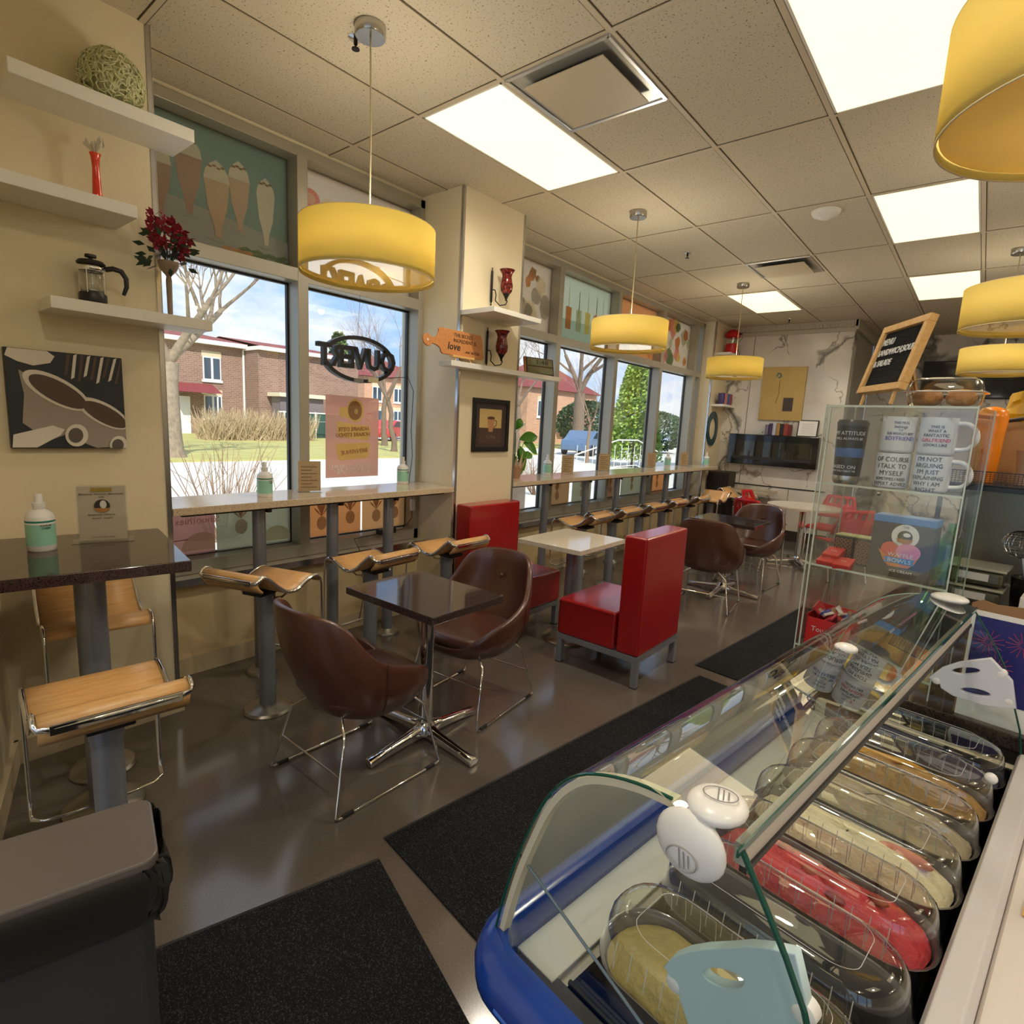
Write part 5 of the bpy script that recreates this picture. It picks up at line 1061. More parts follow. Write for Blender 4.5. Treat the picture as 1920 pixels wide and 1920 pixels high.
# ================================================================ ICE CREAM CASE (local x = across toward the operator, y = along the case)
OX, OY = -.461, .582
M_BLUE = P('gloss_blue_plastic', srgb(18,62,150), .18, spec=.7, coat=.3); M_CRM = P('cream_case_body', srgb(232,222,196), .35); M_GREYP = P('light_grey_plastic', srgb(196,192,190), .35); M_DKIN = P('freezer_dark_interior', srgb(44,44,50), .3, metal=.3)
cs = thing('ice_cream_case', 'curved glass ice cream display case with a royal blue rim, bottom right', 'display case', (OX,OY,0), RC)
L1 = 1.26
m = MB(); m.box((.015,.0,.12),(.60,.025,.79)); m.box((.015,0,.12),(.05,L1,.79)); m.box((.57,0,.12),(.60,L1,.84)); m.box((.015,L1-.025,.12),(.60,L1,.84)); m.build('body', M_CRM, cs, bevel=.012)
bx('plinth', (.05,.04,0), (.57,L1-.04,.12), P('dark_plinth', (.02,.02,.02), .6), cs)
# blue rim: rounded profile swept round front and near end
prof = [(-.004,.768),(-.030,.772),(-.040,.79),(-.042,.815),(-.034,.838),(-.016,.852),(.006,.852),(.012,.835),(.012,.79),(.006,.772)]
def rim_path():
    p = [(.60,-.018),(.05,-.018)]+[(.05-.05*sin(a),.032-.05*cos(a)) for a in [k*pi/16 for k in range(1,9)]]+[(.0,L1-.03)]
    return p
rp_ = rim_path(); m = MB(); vs = []; fs = []; n = len(prof)
for i, (x, y) in enumerate(rp_):
    if i == 0: d_ = Vector((rp_[1][0]-x, rp_[1][1]-y))
    elif i == len(rp_)-1: d_ = Vector((x-rp_[i-1][0], y-rp_[i-1][1]))
    else: d_ = Vector((rp_[i+1][0]-rp_[i-1][0], rp_[i+1][1]-rp_[i-1][1]))
    d_.normalize(); nx, ny = d_.y, -d_.x    # inward normal
    for o_, z in prof: vs.append((x-nx*(-o_)*(-1)*(-1) if False else x+nx*o_*1.0*(1), y+ny*o_, z))
# orient offsets so that negative = outwards
cx, cy_ = .3, .6
if (vs[2][0]-rp_[0][0])*0+(vs[2][1]-rp_[0][1]) > 0: vs = [(2*rp_[i//n][0]-v[0], 2*rp_[i//n][1]-v[1], v[2]) for i, v in enumerate(vs)]
for i in range(len(rp_)-1):
    for k in range(n): fs.append((i*n+k, i*n+(k+1)%n, (i+1)*n+(k+1)%n, (i+1)*n+k))
fs += [tuple(range(n)), tuple((len(rp_)-1)*n+k for k in range(n))]
m.add(vs, fs); m.build('blue_rim', M_BLUE, cs, smooth=50)
m = MB(); m.tube([(.58,-.055,.80),(.06,-.055,.80)], .006, 8); m.build('rim_highlight', P('pale_blue_highlight_strip', srgb(60,110,200), .2), cs, smooth=60)  # thin paler strip paints a highlight along the near end of the rim
# interior
bx('front_ledge', (.008,.03,.79), (.085,L1-.03,.802), P('white_ledge', srgb(214,212,206), .3), cs, bevel=.002); bx('yellow_edge_strip', (.002,.03,.80), (.012,L1-.03,.812), P('cream_seal', srgb(222,206,140), .4), cs)
m = MB(); m.box((.05,.03,.60),(.06,L1-.03,.79)); m.box((.05,.03,.60),(.50,L1-.03,.61)); m.box((.495,.03,.60),(.505,L1-.03,.85)); m.box((.05,.03,.6),(.505,.04,.79)); m.box((.05,L1-.04,.6),(.505,L1-.03,.84)); m.build('freezer_well', M_DKIN, cs)
bx('steel_lip', (.085,.03,.785), (.10,L1-.03,.795), M_STEEL, cs); bx('end_seal', (.02,.012,.79), (.50,.045,.80), P('dark_seal', srgb(50,48,52), .4), cs, bevel=.002)
for k in range(3): MB().tube([(.10,.052+.014*k,.80-.01*k),(.48,.052+.014*k,.80-.01*k)], .004, 6).build('drain_rail', M_BLACK, cs)
# rear rail and cover
MB().prism([(.505,.0,.80),(.462,.0,.862),(.468,.0,.874),(.50,.0,.876),(.51,.0,.868)], (0,L1,0)).build('rear_rail', M_GREYP, cs, bevel=.002)
m = MB(); pp = [(.51,.862),(.515,.872),(.54,.880),(.60,.880),(.66,.872),(.70,.855),(.715,.82),(.715,.3),(.60,.3),(.60,.84)]; m.prism([(x,-.05,z) for x, z in pp], (0,L1+.02,0)); m.build('rear_cover', P('warm_white_cover', srgb(214,204,196), .35), cs, smooth=30)
bx('tape_patch', (.53,.62,.8795), (.565,.67,.8812), P('yellowed_tape', srgb(206,166,88), .4), cs)
# glass
AR = [(0,.85),(.013,.91),(.031,.976),(.054,1.041),(.075,1.094),(.101,1.138),(.134,1.172),(.173,1.193),(.218,1.207),(.262,1.213)]
AR2 = smoothpath(AR, 3)
m = MB(); vs = [(x,y,z) for y in (-.006,L1+.006) for x, z in AR2]; n = len(AR2); m.add(vs, [(k,k+1,n+k+1,n+k) for k in range(n-1)]); m.build('curved_front_glass', M_CGLASS, cs, smooth=80)
m = MB(); m.add([(.225,-.01,1.2165),(.225,L1+.01,1.2165),(.338,L1+.01,1.201),(.338,-.01,1.201)], [(0,1,2,3)]); m.build('top_glass_shelf', glass('top_glass', (.82,.89,.86), 2.4), cs)
m = MB(); m.box((.3365,-.01,1.1945),(.3385,L1+.01,1.2025)); m.build('shelf_glass_edge', M_EDGE, cs)
m = MB(); m.tube([(x,-.006,z) for x, z in AR2], .0022, 6); m.build('curved_glass_edge', M_EDGE, cs)
m = MB(); m.tube([(x,L1+.006,z) for x, z in AR2], .0018, 6); m.build('curved_glass_edge', P('pale_glass_edge', srgb(150,176,160), .2), cs)
m = MB(); m.box((.322,.02,1.165),(.334,L1-.02,1.188)); m.build('lamp_bar', P('beige_lamp_bar', srgb(206,196,184), .4), cs); bx('lamp_bar_seal', (.329,.02,1.158), (.337,L1-.02,1.165), M_BLACK, cs)
back = [(.334,1.198),(.363,1.154),(.388,1.115),(.409,1.076),(.44,.985),(.458,.93),(.468,.874)]
for nm, y in (('near',.004),('far',L1-.004)):
    pts = [(x,y,z-.004) for x, z in AR2]+[(x,y,z) for x, z in back]+[(.46,y,.80),(0,y,.80)]
    m = MB(); m.poly(pts); m.build('end_glass', M_CGLASS, cs)
    m = MB(); m.tube([(x,y,z) for x, z in back], .0035 if nm == 'near' else .002, 6); m.build('end_glass_edge', M_EDGE, cs)
m = MB(); m.tube([(x+.010*(1 if i < 14 else .4),.004,z-.010*(0 if i < 8 else 1)) for i, (x, z) in enumerate(AR2)], 1, flat=(.006,.014), up=(0,1,0)) 
m = MB(); gp = []
for i, (x, z) in enumerate(AR2):
    a = AR2[max(0,i-1)]; b = AR2[min(len(AR2)-1,i+1)]; d_ = Vector((b[0]-a[0], b[1]-a[1])).normalized(); gp.append((x+d_.y*.013, z-d_.x*.013, x+d_.y*.004, z-d_.x*.004))
vs = []; fs = []
for gx0, gz0, gx1, gz1 in gp: vs += [(gx1,-.003,gz1),(gx1,.012,gz1),(gx0,.012,gz0),(gx0,-.003,gz0)]
for i in range(len(gp)-1): fs += [(i*4+k, i*4+(k+1)%4, i*4+4+(k+1)%4, i*4+4+k) for k in range(4)]
m.add(vs, fs+[(0,1,2,3),(len(vs)-1,len(vs)-2,len(vs)-3,len(vs)-4)]); m.build('cream_gasket', P('cream_rubber', srgb(216,206,180), .45), cs, smooth=60)
m = MB(); m.tube([(.034,.006,.985),(.40,.006,.845)], .0022, 5); m.build('tension_rod', P('dull_blue_steel', srgb(120,140,160), .25, metal=.6), cs)
# clamps
def clamp(y, s):
    c = thing('x','','') ; bpy.data.objects.remove(c)
    MB().ball((.303,y+.012*s,1.221), .030, 22, sc=(1.0,1.1,.42), m=12).build('top_clamp', M_WPLAS, cs, smooth=60)
    MB().ball((.292,y-.016*s,1.184), .045, 22, sc=(.86,.34,.80), m=12).build('side_clamp', M_WPLAS, cs, smooth=60)
clamp(0,1); MB().ball((.285,L1-.02,1.217), .040, 22, sc=(1.0,.9,.28), m=10).build('far_clamp', M_WPLAS, cs, smooth=60)
for mx in (frame3((.292,-.0322,1.175),(1,0,.15),(-.15,0,1)), frame3((.305,.012,1.2345),(.9,.4,0),(-.4,.9,.0))):
    g_ = MB(mx); g_.tube([(.017*cos(2*pi*k/24),.012*sin(2*pi*k/24),0) for k in range(24)], .0007, 4, closed=True); [g_.tube([(-.002+.005*k,.0105-.002*k,0),(-.002+.005*k,-.0105+.002*k,0)], .0007, 4) for k in range(3)]; g_.build('embossed_logo', P('embossed_grey', srgb(150,146,146), .5), cs)
MB().ball((.232,.64,1.214), .020, 18, sc=(1,1,.4), m=8).build('glass_button', M_WPLAS, cs, smooth=60)
# pale blue brackets with oval holes
def bracket(y, pts, holes, knobs, mat_):
    me = bpy.data.meshes.new('b'); cu = bpy.data.curves.new('b','CURVE'); cu.dimensions = '2D'; cu.fill_mode = 'BOTH'; cu.extrude = .006; cu.bevel_depth = .0015
    for pl_ in [pts]+holes:
        sp_ = cu.splines.new('POLY'); sp_.points.add(len(pl_)-1); sp_.use_cyclic_u = True
        for p_, (x, z) in zip(sp_.points, pl_): p_.co = (x, z, 0, 1)
    ob = bpy.data.objects.new('b', cu); COL.objects.link(ob); bpy.context.view_layer.update(); me = bpy.data.meshes.new_from_object(ob.evaluated_get(bpy.context.evaluated_depsgraph_get())); bpy.data.objects.remove(ob); bpy.data.curves.remove(cu)
    for v in me.vertices: x, z, w_ = v.co; v.co = (x, y+w_, z)
    me.materials.clear(); me.materials.append(mat_); o = bpy.data.objects.new('hinge_bracket', me); COL.objects.link(o); o.parent = cs
    for x, z, r_ in knobs: MB().lathe([(r_,-.012),(r_*.92,.002),(r_*.6,.004),(.001,.004)], 18, (x,y-.004,z), ax=Matrix.Rotation(pi/2,3,'X')).build('knob', M_WPLAS, cs, smooth=45)
def oval(cx_, cz, a_, b_, rot, n=20): return [(cx_+a_*cos(2*pi*k/n)*cos(rot)-b_*sin(2*pi*k/n)*sin(rot), cz+a_*cos(2*pi*k/n)*sin(rot)+b_*sin(2*pi*k/n)*cos(rot)) for k in range(n)]
bracket(.05, [(.249,.958),(.258,.978),(.275,1.000),(.295,1.02),(.318,1.040),(.34,1.06),(.362,1.075),(.384,1.087),(.398,1.05),(.412,1.0),(.425,.94),(.43,.885),(.38,.87),(.33,.88),(.29,.905),(.275,.93),(.268,.945)], [oval(.318,1.003,.028,.011,.6), oval(.348,.93,.030,.012,.35)], [(.262,.945,.012),(.398,1.03,.014)], P('pale_blue_plastic', srgb(190,214,220), .35))
bracket(L1-.05, [(.278,1.012),(.30,1.045),(.33,1.07),(.386,1.100),(.43,1.06),(.445,1.00),(.39,.985),(.33,.985),(.305,.995),(.30,1.01)], [oval(.345,1.055,.030,.010,.4), oval(.37,1.01,.030,.010,.15)], [(.293,1.01,.011),(.41,1.07,.011),(.432,1.01,.011)], P('pale_white_plastic', srgb(214,216,222), .35))
MB().ball((.44,L1-.25,.90), .012, 12).build('rail_knob', M_WPLAS, cs, smooth=60)
# ice cream pans: each is a thing standing in the case
def case_thing(nm, label, cat, a, d, z, grp=None):
    x = OX+a*cos(RC)-d*sin(RC); y = OY+a*sin(RC)+d*cos(RC); return thing(nm, label, cat, (x,y,z), RC, grp)
PANS = [('light green pistachio ice cream pan nearest the end glass', srgb(170,152,92), 0),('nearly black empty looking pan, second from the near end', srgb(26,25,30), 1),('bright red strawberry sorbet pan', srgb(196,52,60), 2),('cream white vanilla pan with a pink streak, after the red one', srgb(226,214,176), 3),('greyish beige ice cream pan in the middle of the case', srgb(176,162,132), 4),('golden caramel brown pan, second from the far end', srgb(182,140,76), 5),('dark blue tinted pan at the far end of the case', srgb(56,60,84), 6)]
M_LIDC = glass('clear_dome_plastic', (.95,.955,.95), 1.9, .02); M_RIB = P('lid_rib_highlight', srgb(214,214,214), .08, spec=1)
def panring(hx, hy, r_, n=6): return rrect(-hx,-hy,hx,hy,min(r_,hy-.001),n)
for label, col, k in PANS:
    t = case_thing('ice_cream_pan', label, 'ice cream pan', .275, .160+.168*k, .692, 'ice cream pans in the case')
    hx, hy = .178, .076
    m = MB(); vs = []; fs = []; R0 = panring(hx,hy,.07); n = len(R0)
    for (sc_, z) in ((.90,.0),(.94,.07),(.98,.13),(1.0,.135),(1.02,.137)): vs += [(x*sc_ if sc_ <= 1 else x+.004*math.copysign(1,x), y*sc_ if sc_ <= 1 else y+.004*math.copysign(1,y), z) for x, y in R0]
    for i in range(4): fs += [(i*n+j, i*n+(j+1)%n, (i+1)*n+(j+1)%n, (i+1)*n+j) for j in range(n)]
    m.add(vs, fs+[tuple(range(n))]); m.build('pan', P('smoky_pan', srgb(120,118,122), .12, metal=.3), t, smooth=50)
    rn = random.Random(k+40); G_ = 20; m = MB(); vs = []; fs = []; rings = 8
    for i in range(rings+1):
        q = i/rings; rr_ = panring(hx*.955*(1-q)+.0001*q, hy*.95*(1-q)+.0001, .066*(1-q)+.00005)
        for j, (x, y) in enumerate(rr_): vs.append((x, y, (.030 if k == 1 else .122)+(.0 if i == 0 else (.034 if k != 1 else .012)*(1-(1-q)**2.2))+(.006*math.sin(17*x+31*y*(1+k))+.007*rn.uniform(-1,1)*(i > 0))*(.6 if k != 1 else .3)))
    for i in range(rings): fs += [(i*n+j, i*n+(j+1)%n, (i+1)*n+(j+1)%n, (i+1)*n+j) for j in range(n)]
    m.add(vs, fs); m.build('ice_cream', P('ice_cream_%d' % k, col, .55, var=.16, vs=22, bump=.5, bs=90), t, smooth=80)
    if k in (2,3):
        m = MB(); [m.ball((-.06+.05*q,.03*math.sin(q*2.1+1),.153), .011, 8, sc=(1.5,1,.6), m=6) for q in range(4)] if k == 2 else m.ball((.09,.025,.146), .045, 12, sc=(1,.3,.28), m=8); m.build('topping', P('topping_%d' % k, srgb(150,56,40) if k == 2 else srgb(214,140,124), .5, var=.3, vs=40), t, smooth=60)
    if k == 0: MB().prism([(-.05,.01,.152),(-.02,.03,.153),(.0,.015,.153),(.005,-.015,.152),(-.002,-.005,.1525),(-.02,.005,.153)], (0,0,.001)).build('dark_streak', P('dark_streak', srgb(60,56,40), .6), t)
    if k == 5: MB().prism([(-.15,.03,.145),(.02,.045,.155),(.05,.035,.155),(-.1,.0,.15)], (0,0,.004)).build('caramel_streak', P('caramel', srgb(206,150,40), .3), t)
    # domed lid with ribs
    m = MB(); vs = []; fs = []
    for sc_, z in ((1.03,.138),(1.0,.150),(.965,.175),(.90,.195),(.80,.205),(.60,.208)): vs += [(x*(1-(1-sc_)*.45) if sc_ < 1 else x*sc_, y*sc_, z) for x, y in R0]
    for i in range(5): fs += [(i*n+j, i*n+(j+1)%n, (i+1)*n+(j+1)%n, (i+1)*n+j) for j in range(n)]
    m.add(vs, fs+[tuple(5*n+j for j in range(n))]); lid = m.build('clear_lid', M_LIDC, t, smooth=70)
    m = MB()
    for q in range(11):
        for sy in (-1,1): x = -.125+.025*q; m.tube([(x,sy*hy*1.0,.150),(x,sy*hy*.975,.172),(x,sy*hy*.92,.190)], .0007, 4)
    m.build('lid_ribs', M_RIB, lid, smooth=60)
    m = MB(); m.tube([(x*.80 if abs(x) < 1 else x,y*.52,.2088) for x, y in panring(.150,.105,.05)], .0005, 4, closed=True, up=(0,0,1)); m.build('lid_groove', M_RIB, lid, smooth=60)
# ================================================================ COUNTER AND ACRYLIC TOWER BEYOND THE CASE
def cbox(nm, a, b, m_, par, **k): return bx(nm, a, b, m_, par, **k)
t = case_thing('service_counter', 'dark service counter running on beyond the ice cream case', 'counter', 0, 0, 0)
bx('worktop', (-.13,1.29,.86), (.80,3.2,.90), M_DARKGRAN, t, bevel=.004); bx('front_panel', (-.10,1.31,0), (.76,3.15,.86), P('dark_counter_front', srgb(52,44,42), .5), t)
tw = case_thing('acrylic_tower', 'clear acrylic display tower with three shelves, standing beyond the ice cream case', 'display stand', 0, 0, 0)
A0, A1, D0, D1, Z0, Z1 = -.095, .262, 1.335, 1.60, .90, 1.700
m = MB(); 
m.box((A0,D0,Z0),(A0+.004,D1,Z1)); m.box((A1-.004,D0,Z0),(A1,D1,Z1)); m.build('side_panels', M_ACRYL, tw)
bx('front_door', (A0+.006,D0-.004,.935), (A1-.006,D0-.001,Z1-.01), M_ACRYL, tw); bx('back_panel', (A0,D1-.003,Z0), (A1,D1,Z1), M_ACRYL, tw)
for z in (.945,1.21,1.462,1.692): 
    bx('shelf', (A0,D0,z), (A1,D1,z+.005), M_ACRYL, tw); bx('shelf_edge', (A0,D0-.001,z), (A1,D0+.0015,z+.006), M_ACRYLE, tw)
m = MB()
for a in (A0,A1): 
    for d in (D0,D1): m.box((a-.0016,d-.0016,Z0),(a+.0016,d+.0016,Z1))
m.build('corner_edges', M_ACRYLE, tw); bx('door_stile', (A0+.012,D0-.006,.94), (A0+.016,D0-.002,1.69), M_ACRYLE, tw); MB().ball((.075,D0-.008,1.452), .006, 10).build('door_lock', M_STEEL, tw)
# mugs
M_MUG = P('glazed_white_mug', srgb(226,230,238), .12, spec=.7)
def mug(a, d, z, hand, label, lines, col=M_INK, ang0=-1.62, size=.014, pitch=.0145, z0=None, script=0, R_=.043, h=.100, extra=None):
    t = case_thing('printed_mug', label, 'mug', a, d, z, 'white printed mugs in the acrylic tower')
    MB().lathe([(R_*.8,0),(R_*.96,.003),(R_,.008),(R_,h),(R_-.004,h),(R_-.005,.01),(.001,.008)], 36).build('mug_body', M_MUG, t, smooth=50)
    ca = hand; hp = [(R_*.9*cos(ca), R_*.9*sin(ca), h*.86),(R_*1.5*cos(ca),R_*1.5*sin(ca),h*.84),(R_*1.9*cos(ca),R_*1.9*sin(ca),h*.66),(R_*1.95*cos(ca),R_*1.95*sin(ca),h*.42),(R_*1.6*cos(ca),R_*1.6*sin(ca),h*.2),(R_*.9*cos(ca),R_*.9*sin(ca),h*.16)]
    MB().tube(smoothpath(hp, 3), .0062, 10, sx=1.4).build('mug_handle', M_MUG, t, smooth=60)
    zz = z0 or h*.78
    for ln in lines:
        s_, sz, c_, sxx = ln if isinstance(ln, tuple) else (ln, size, col, .9)
        zz -= sz*.52; cyl_text(s_, sz, ang0, zz, R_, t, c_, sx=sxx); zz -= sz*.52
    if extra: extra(t, R_)
    return t
RED = P('mug_red', srgb(206,40,44), .4); NAVY = P('mug_navy', srgb(46,44,120), .4); BL = P('mug_blue', srgb(60,80,190), .4)
mug(.083, 1.392, 1.467, 1.57, 'lower left printed mug reading of course I talk to myself', [('OF COURSE',.0185,M_INK,.85),('I TALK TO',.0185,M_INK,.85),('MYSELF',.019,M_INK,.95),('SOMETIMES I NEED',.0125,M_INK,.72),('EXPERT ADVICE',.014,M_INK,.85)], ang0=-1.40, z0=.092)
mug(.085, 1.392, 1.569, 1.57, 'upper left printed mug with a navy banner and the word boyfriend', [('THIS MUG',.010,NAVY,.8),('belongs',.011,NAVY,.9),('TO',.008,NAVY,.9),('THE WORLD\'S BEST',.010,NAVY,.75),('BOYFRIEND',.016,BL,.85)], ang0=-1.25, z0=.088)
mug(.176, 1.392, 1.467, .05, 'lower right printed mug reading I\'m not arguing', [('I\'M NOT',.0165,M_INK,.95),('ARGUING',.0165,M_INK,.9),('I\'M JUST',.0165,M_INK,.9),('EXPLAINING',.0150,M_INK,.9),('WHY I AM',.0155,M_INK,.9),('RIGHT',.0165,M_INK,1)], ang0=-1.62, z0=.098)
mug(.176, 1.392, 1.569, .05, 'upper right printed mug about a fantastic girlfriend, with a red word', [('THIS IS',.0105,M_INK,.95),('WHAT A',.0105,M_INK,.95),('FANTASTIC',.012,M_INK,.95),('GIRLFRIEND',.0135,RED,.95),('LOOKS LIKE',.0105,M_INK,.95)], ang0=-1.45, z0=.080)
t = case_thing('tumbler', 'black and steel travel tumbler left of the mugs in the acrylic tower', 'tumbler', -.035, 1.395, 1.467)
MB().lathe([(.030,0),(.034,.004),(.036,.012),(.036,.024)], 30).build('steel_base', M_STEEL, t, smooth=45); MB().lathe([(.036,.024),(.040,.13),(.041,.172)], 30, cap=False).build('black_body', P('navy_black_wrap', srgb(24,26,36), .3, var=.4, vs=12), t, smooth=50)
MB().lathe([(.041,.172),(.043,.180),(.038,.190),(.001,.190)], 30).build('lid', P('grey_lid', srgb(70,74,76), .3), t, smooth=45)
WH = P('white_print', srgb(224,224,226), .4); cyl_text('MY ATTITUDE', .016, -1.45, .150, .0402, t, WH, sx=.9); cyl_text('WILL ALWAYS BE', .010, -1.45, .134, .040, t, WH); cyl_text('BASED ON', .0145, -1.65, .050, .0368, t, WH); cyl_text('HOW YOU TREAT ME', .008, -1.65, .038, .0365, t, WH, sx=.9)
cyl_text('ll||lll', .030, -1.5, .110, .0392, t, P('steel_blue_print', srgb(70,130,190), .4), sx=1.1, nm='blue_artwork') if 0 else MB().lathe([(.0385,.080),(.0392,.11),(.0392,.112)], 30, cap=False).build('blue_artwork', P('blue_speckle_art', srgb(60,100,160), .4, var=.9, vs=60), t, smooth=50)
# waffle bowl box
t = case_thing('waffle_bowl_box', 'dark waffle bowls box with a blue top and ice cream picture in the tower', 'box', .138, 1.39, 1.216)
MB().box((-.074,-.028,0),(.076,.04,.155)).build('carton', P('charcoal_carton', srgb(56,50,50), .4), t, bevel=.002); MB().box((-.0745,-.0285,.155),(.0765,.0405,.175)).build('blue_top', P('carton_blue', srgb(70,130,196), .4), t, bevel=.002)
fy = -.0285
def fl(mb, mi, pts, lay): mb.mat(mi); mb.prism([(x,fy-.0003*lay,z) for x, z in pts], (0,-.0002,0))
m = MB(); e = lambda x_, z_, a_, b_, n_=22: [(x_+a_*cos(2*pi*k/n_), z_+b_*sin(2*pi*k/n_)) for k in range(n_)]
fl(m,0,[(-.050,.075),(.050,.075),(.038,.045),(.025,.032),(-.022,.032),(-.036,.045)],1); fl(m,1,e(-.022,.080,.024,.022),2); fl(m,2,e(.020,.078,.030,.024),3); fl(m,0,[(-.052,.078),(-.044,.070),(-.03,.062),(-.038,.050)],4); fl(m,3,[(-.036,.058),(.040,.058),(.034,.050),(.040,.042),(-.036,.042),(-.030,.050)],5); fl(m,4,e(.008,.122,.033,.033,30),2); fl(m,5,e(.008,.120,.018,.018,26),6); fl(m,6,[(-.012,.114),(.028,.114),(.024,.104),(.008,.100),(-.008,.104)],7); fl(m,4,e(.012,.126,.009,.006,14),8)
m.build('ice_cream_picture', [P('waffle_orange', srgb(214,130,60), .5), P('coral_scoop', srgb(214,96,72), .5), P('pink_scoop', srgb(222,140,176), .5), P('label_blue', srgb(60,140,206), .4), P('label_white', srgb(228,230,226), .4), P('logo_green_black', srgb(56,58,34), .5), P('logo_amber', srgb(176,120,56), .5)], t)
def ft(s_, sz, x_, z_, m_, sxx=1): return text(s_, sz, frame3((x_,fy-.004,z_),(1,0,0),(0,0,1)), m_, 'lettering', t, ext=.0002, sx=sxx)
ft('WAFFLE', .0155, .004, .066, WH, 1.1); ft('BOWLS', .0155, .003, .0498, WH, 1.1); ft('ICE CREAM', .010, .010, .020, WH, 1.1); ft('Cafe', .008, .008, .148, M_INK); ft('DÉLICE', .0125, .010, .107, P('cream_print', srgb(226,206,170), .5)) if 0 else None
# red tea boxes
for k, (a, d, z, rz_) in enumerate(((-.045,1.375,1.216,0),(.003,1.365,1.216,.05),(-.038,1.40,1.236,-.05))):
    o = MB().box((-.024,-.03,0),(.024,.03,.02)).build('red_packet', P('red_packet', srgb(196,50,40), .35, var=.12, vs=40), bevel=.002); x = OX+a*cos(RC)-d*sin(RC); y = OY+a*sin(RC)+d*cos(RC); o.location = (x,y,z); o.rotation_euler.z = RC+rz_; o.rotation_euler.x = .25 if k < 2 else .3
    tag(o, ('left lower','right lower','upper')[k]+' red packet in the front left of the middle tower shelf', 'packet', 'red packets in the tower'); text('tea', .014, frame3((0,.0,.0205),(1,0,0),(0,1,0)), P('packet_pale_print', srgb(226,160,140), .5), 'lettering', o)
for k in range(2):
    t = case_thing('patterned_box', ('left','right')[k]+' brown box with a ring pattern behind the red packets', 'box', -.025+.056*k, 1.46, 1.216, 'ring patterned boxes'); MB().box((-.027,-.03,0),(.027,.03,.085)).build('carton', P('brown_black_carton', srgb(44,32,26), .5), t, bevel=.002); bx('green_top', (-.0275,-.0305,.085), (.0275,.0305,.088), P('olive_top', srgb(150,150,90), .5), t)
    m = MB(); [m.tube([(-.018+.012*i+.0045*cos(q*pi/4),-.0308,.012+.012*j+.0045*sin(q*pi/4)) for q in range(8)], .0011, 4, closed=True) for i in range(4) for j in range(6)]; m.build('ring_pattern', P('tan_rings', srgb(176,120,76), .5), t)
o = MB().lathe([(.028,0),(.03,.01),(.03,.11),(.012,.15),(.012,.165)], 20).build('green_bottle', glass('green_glass', (.35,.72,.42), 1.2), smooth=50); o.location = case_thing('tmp','','',.235,1.45,1.216).location; bpy.data.objects.remove(bpy.data.objects['tmp']); tag(o, 'green glass bottle on the right of the waffle bowls box', 'bottle')
t = case_thing('cellophane_bag', 'small crinkled clear cellophane bag behind the waffle bowls box', 'bag', .09, 1.47, 1.216); MB().lathe([(.035,0),(.042,.03),(.035,.12),(.012,.17),(.028,.20)], 9, cap=False).build('film', M_PLASTIC, t)
# snack boxes on the bottom shelf
t = case_thing('snack_box', 'open red snack box filled with small packets on the lowest tower shelf', 'box', -.015, 1.40, .951)
m = MB(); m.box((-.062,-.045,0),(.062,-.043,.09)); m.box((-.062,.043,0),(.062,.045,.12)); m.box((-.062,-.045,0),(-.06,.045,.10)); m.box((.06,-.045,0),(.062,.045,.10)); m.box((-.062,-.045,0),(.062,.045,.002)); m.build('red_carton', P('bright_red_carton', srgb(214,36,36), .4), t); text('Toudou', .022, frame3((-.01,-.0455,.055),(1,0,0),(0,0,1)), WH, 'lettering', t, ext=.0003)
rp2 = random.Random(5)
for k in range(14):
    x = OX+.0; cc = [(196,60,60),(206,190,170),(60,80,170),(230,214,200),(160,110,80),(190,40,60),(240,236,230)][k % 7]
    o = MB().box((-.014,-.03,-.004),(.014,.03,.004)).build('snack_packet', P('packet_%d' % (k%7), srgb(*cc), .3, var=.4, vs=80), bevel=.002); p_ = case_thing('tmp','','',-.06+.0095*k,1.395+rp2.uniform(-.015,.02),1.052+rp2.uniform(0,.018)); o.location = p_.location; bpy.data.objects.remove(p_); o.rotation_euler = (rp2.uniform(-.5,.5), rp2.uniform(-.9,.9), RC+rp2.uniform(-.6,.6))
    tag(o, 'small wrapped snack packet sticking out of the open red snack box', 'snack packet', 'snack packets in the red box')
# letter board
t = thing('letter_board', 'pine framed black letter board with a menu, leaning on an easel on the tower', 'sign board')
U_ = Vector((.5339,-.8455,0)); BL_ = Vector((-.3261,2.0772,1.742)); V_ = Vector((.0459,.0290,.2)).normalized(); mx = frame3(BL_, U_, V_); Wb, Hb, fr_ = .245, .207, .020
for a, b in (((0,0,-.018),(Wb,fr_,.004)),((0,Hb-fr_,-.018),(Wb,Hb,.004)),((0,fr_,-.018),(fr_,Hb-fr_,.004)),((Wb-fr_,fr_,-.018),(Wb,Hb-fr_,.004))): MB(mx).box(a, b).build('frame_rail', M_PINE, t, bevel=.0015)
MB(mx).box((fr_,fr_,-.012),(Wb-fr_,Hb-fr_,-.006)).build('black_felt', P('black_felt', (.012,.012,.013), .9), t); m = MB(mx)
[m.box((fr_,fr_+.004+.0052*k,-.006),(Wb-fr_,fr_+.0065+.0052*k,-.0045)) for k in range(31)]; m.build('felt_ridges', P('black_felt_ridge', (.008,.008,.009), .9), t)
for s_, v, sz, sxx in (('MENU', .155, .028, .85),('SANDWICH,SOUPE', .122, .026, .92),('& SALADE', .089, .026, .85)): text(s_, sz, mx @ Matrix.Translation((.024,v,-.003)), P('letter_white', srgb(226,224,222), .5), 'letters', t, al='LEFT', sx=sxx, ext=.001, bold=.0006)
tz = 1.702
for u_ in (.035,.21): MB().tube([tuple(mx @ Vector((u_,-.002,-.008))), tuple(Vector((*(mx @ Vector((u_,0,0))).xy, tz)))], .005, 4).build('easel_leg', M_PINE, t)
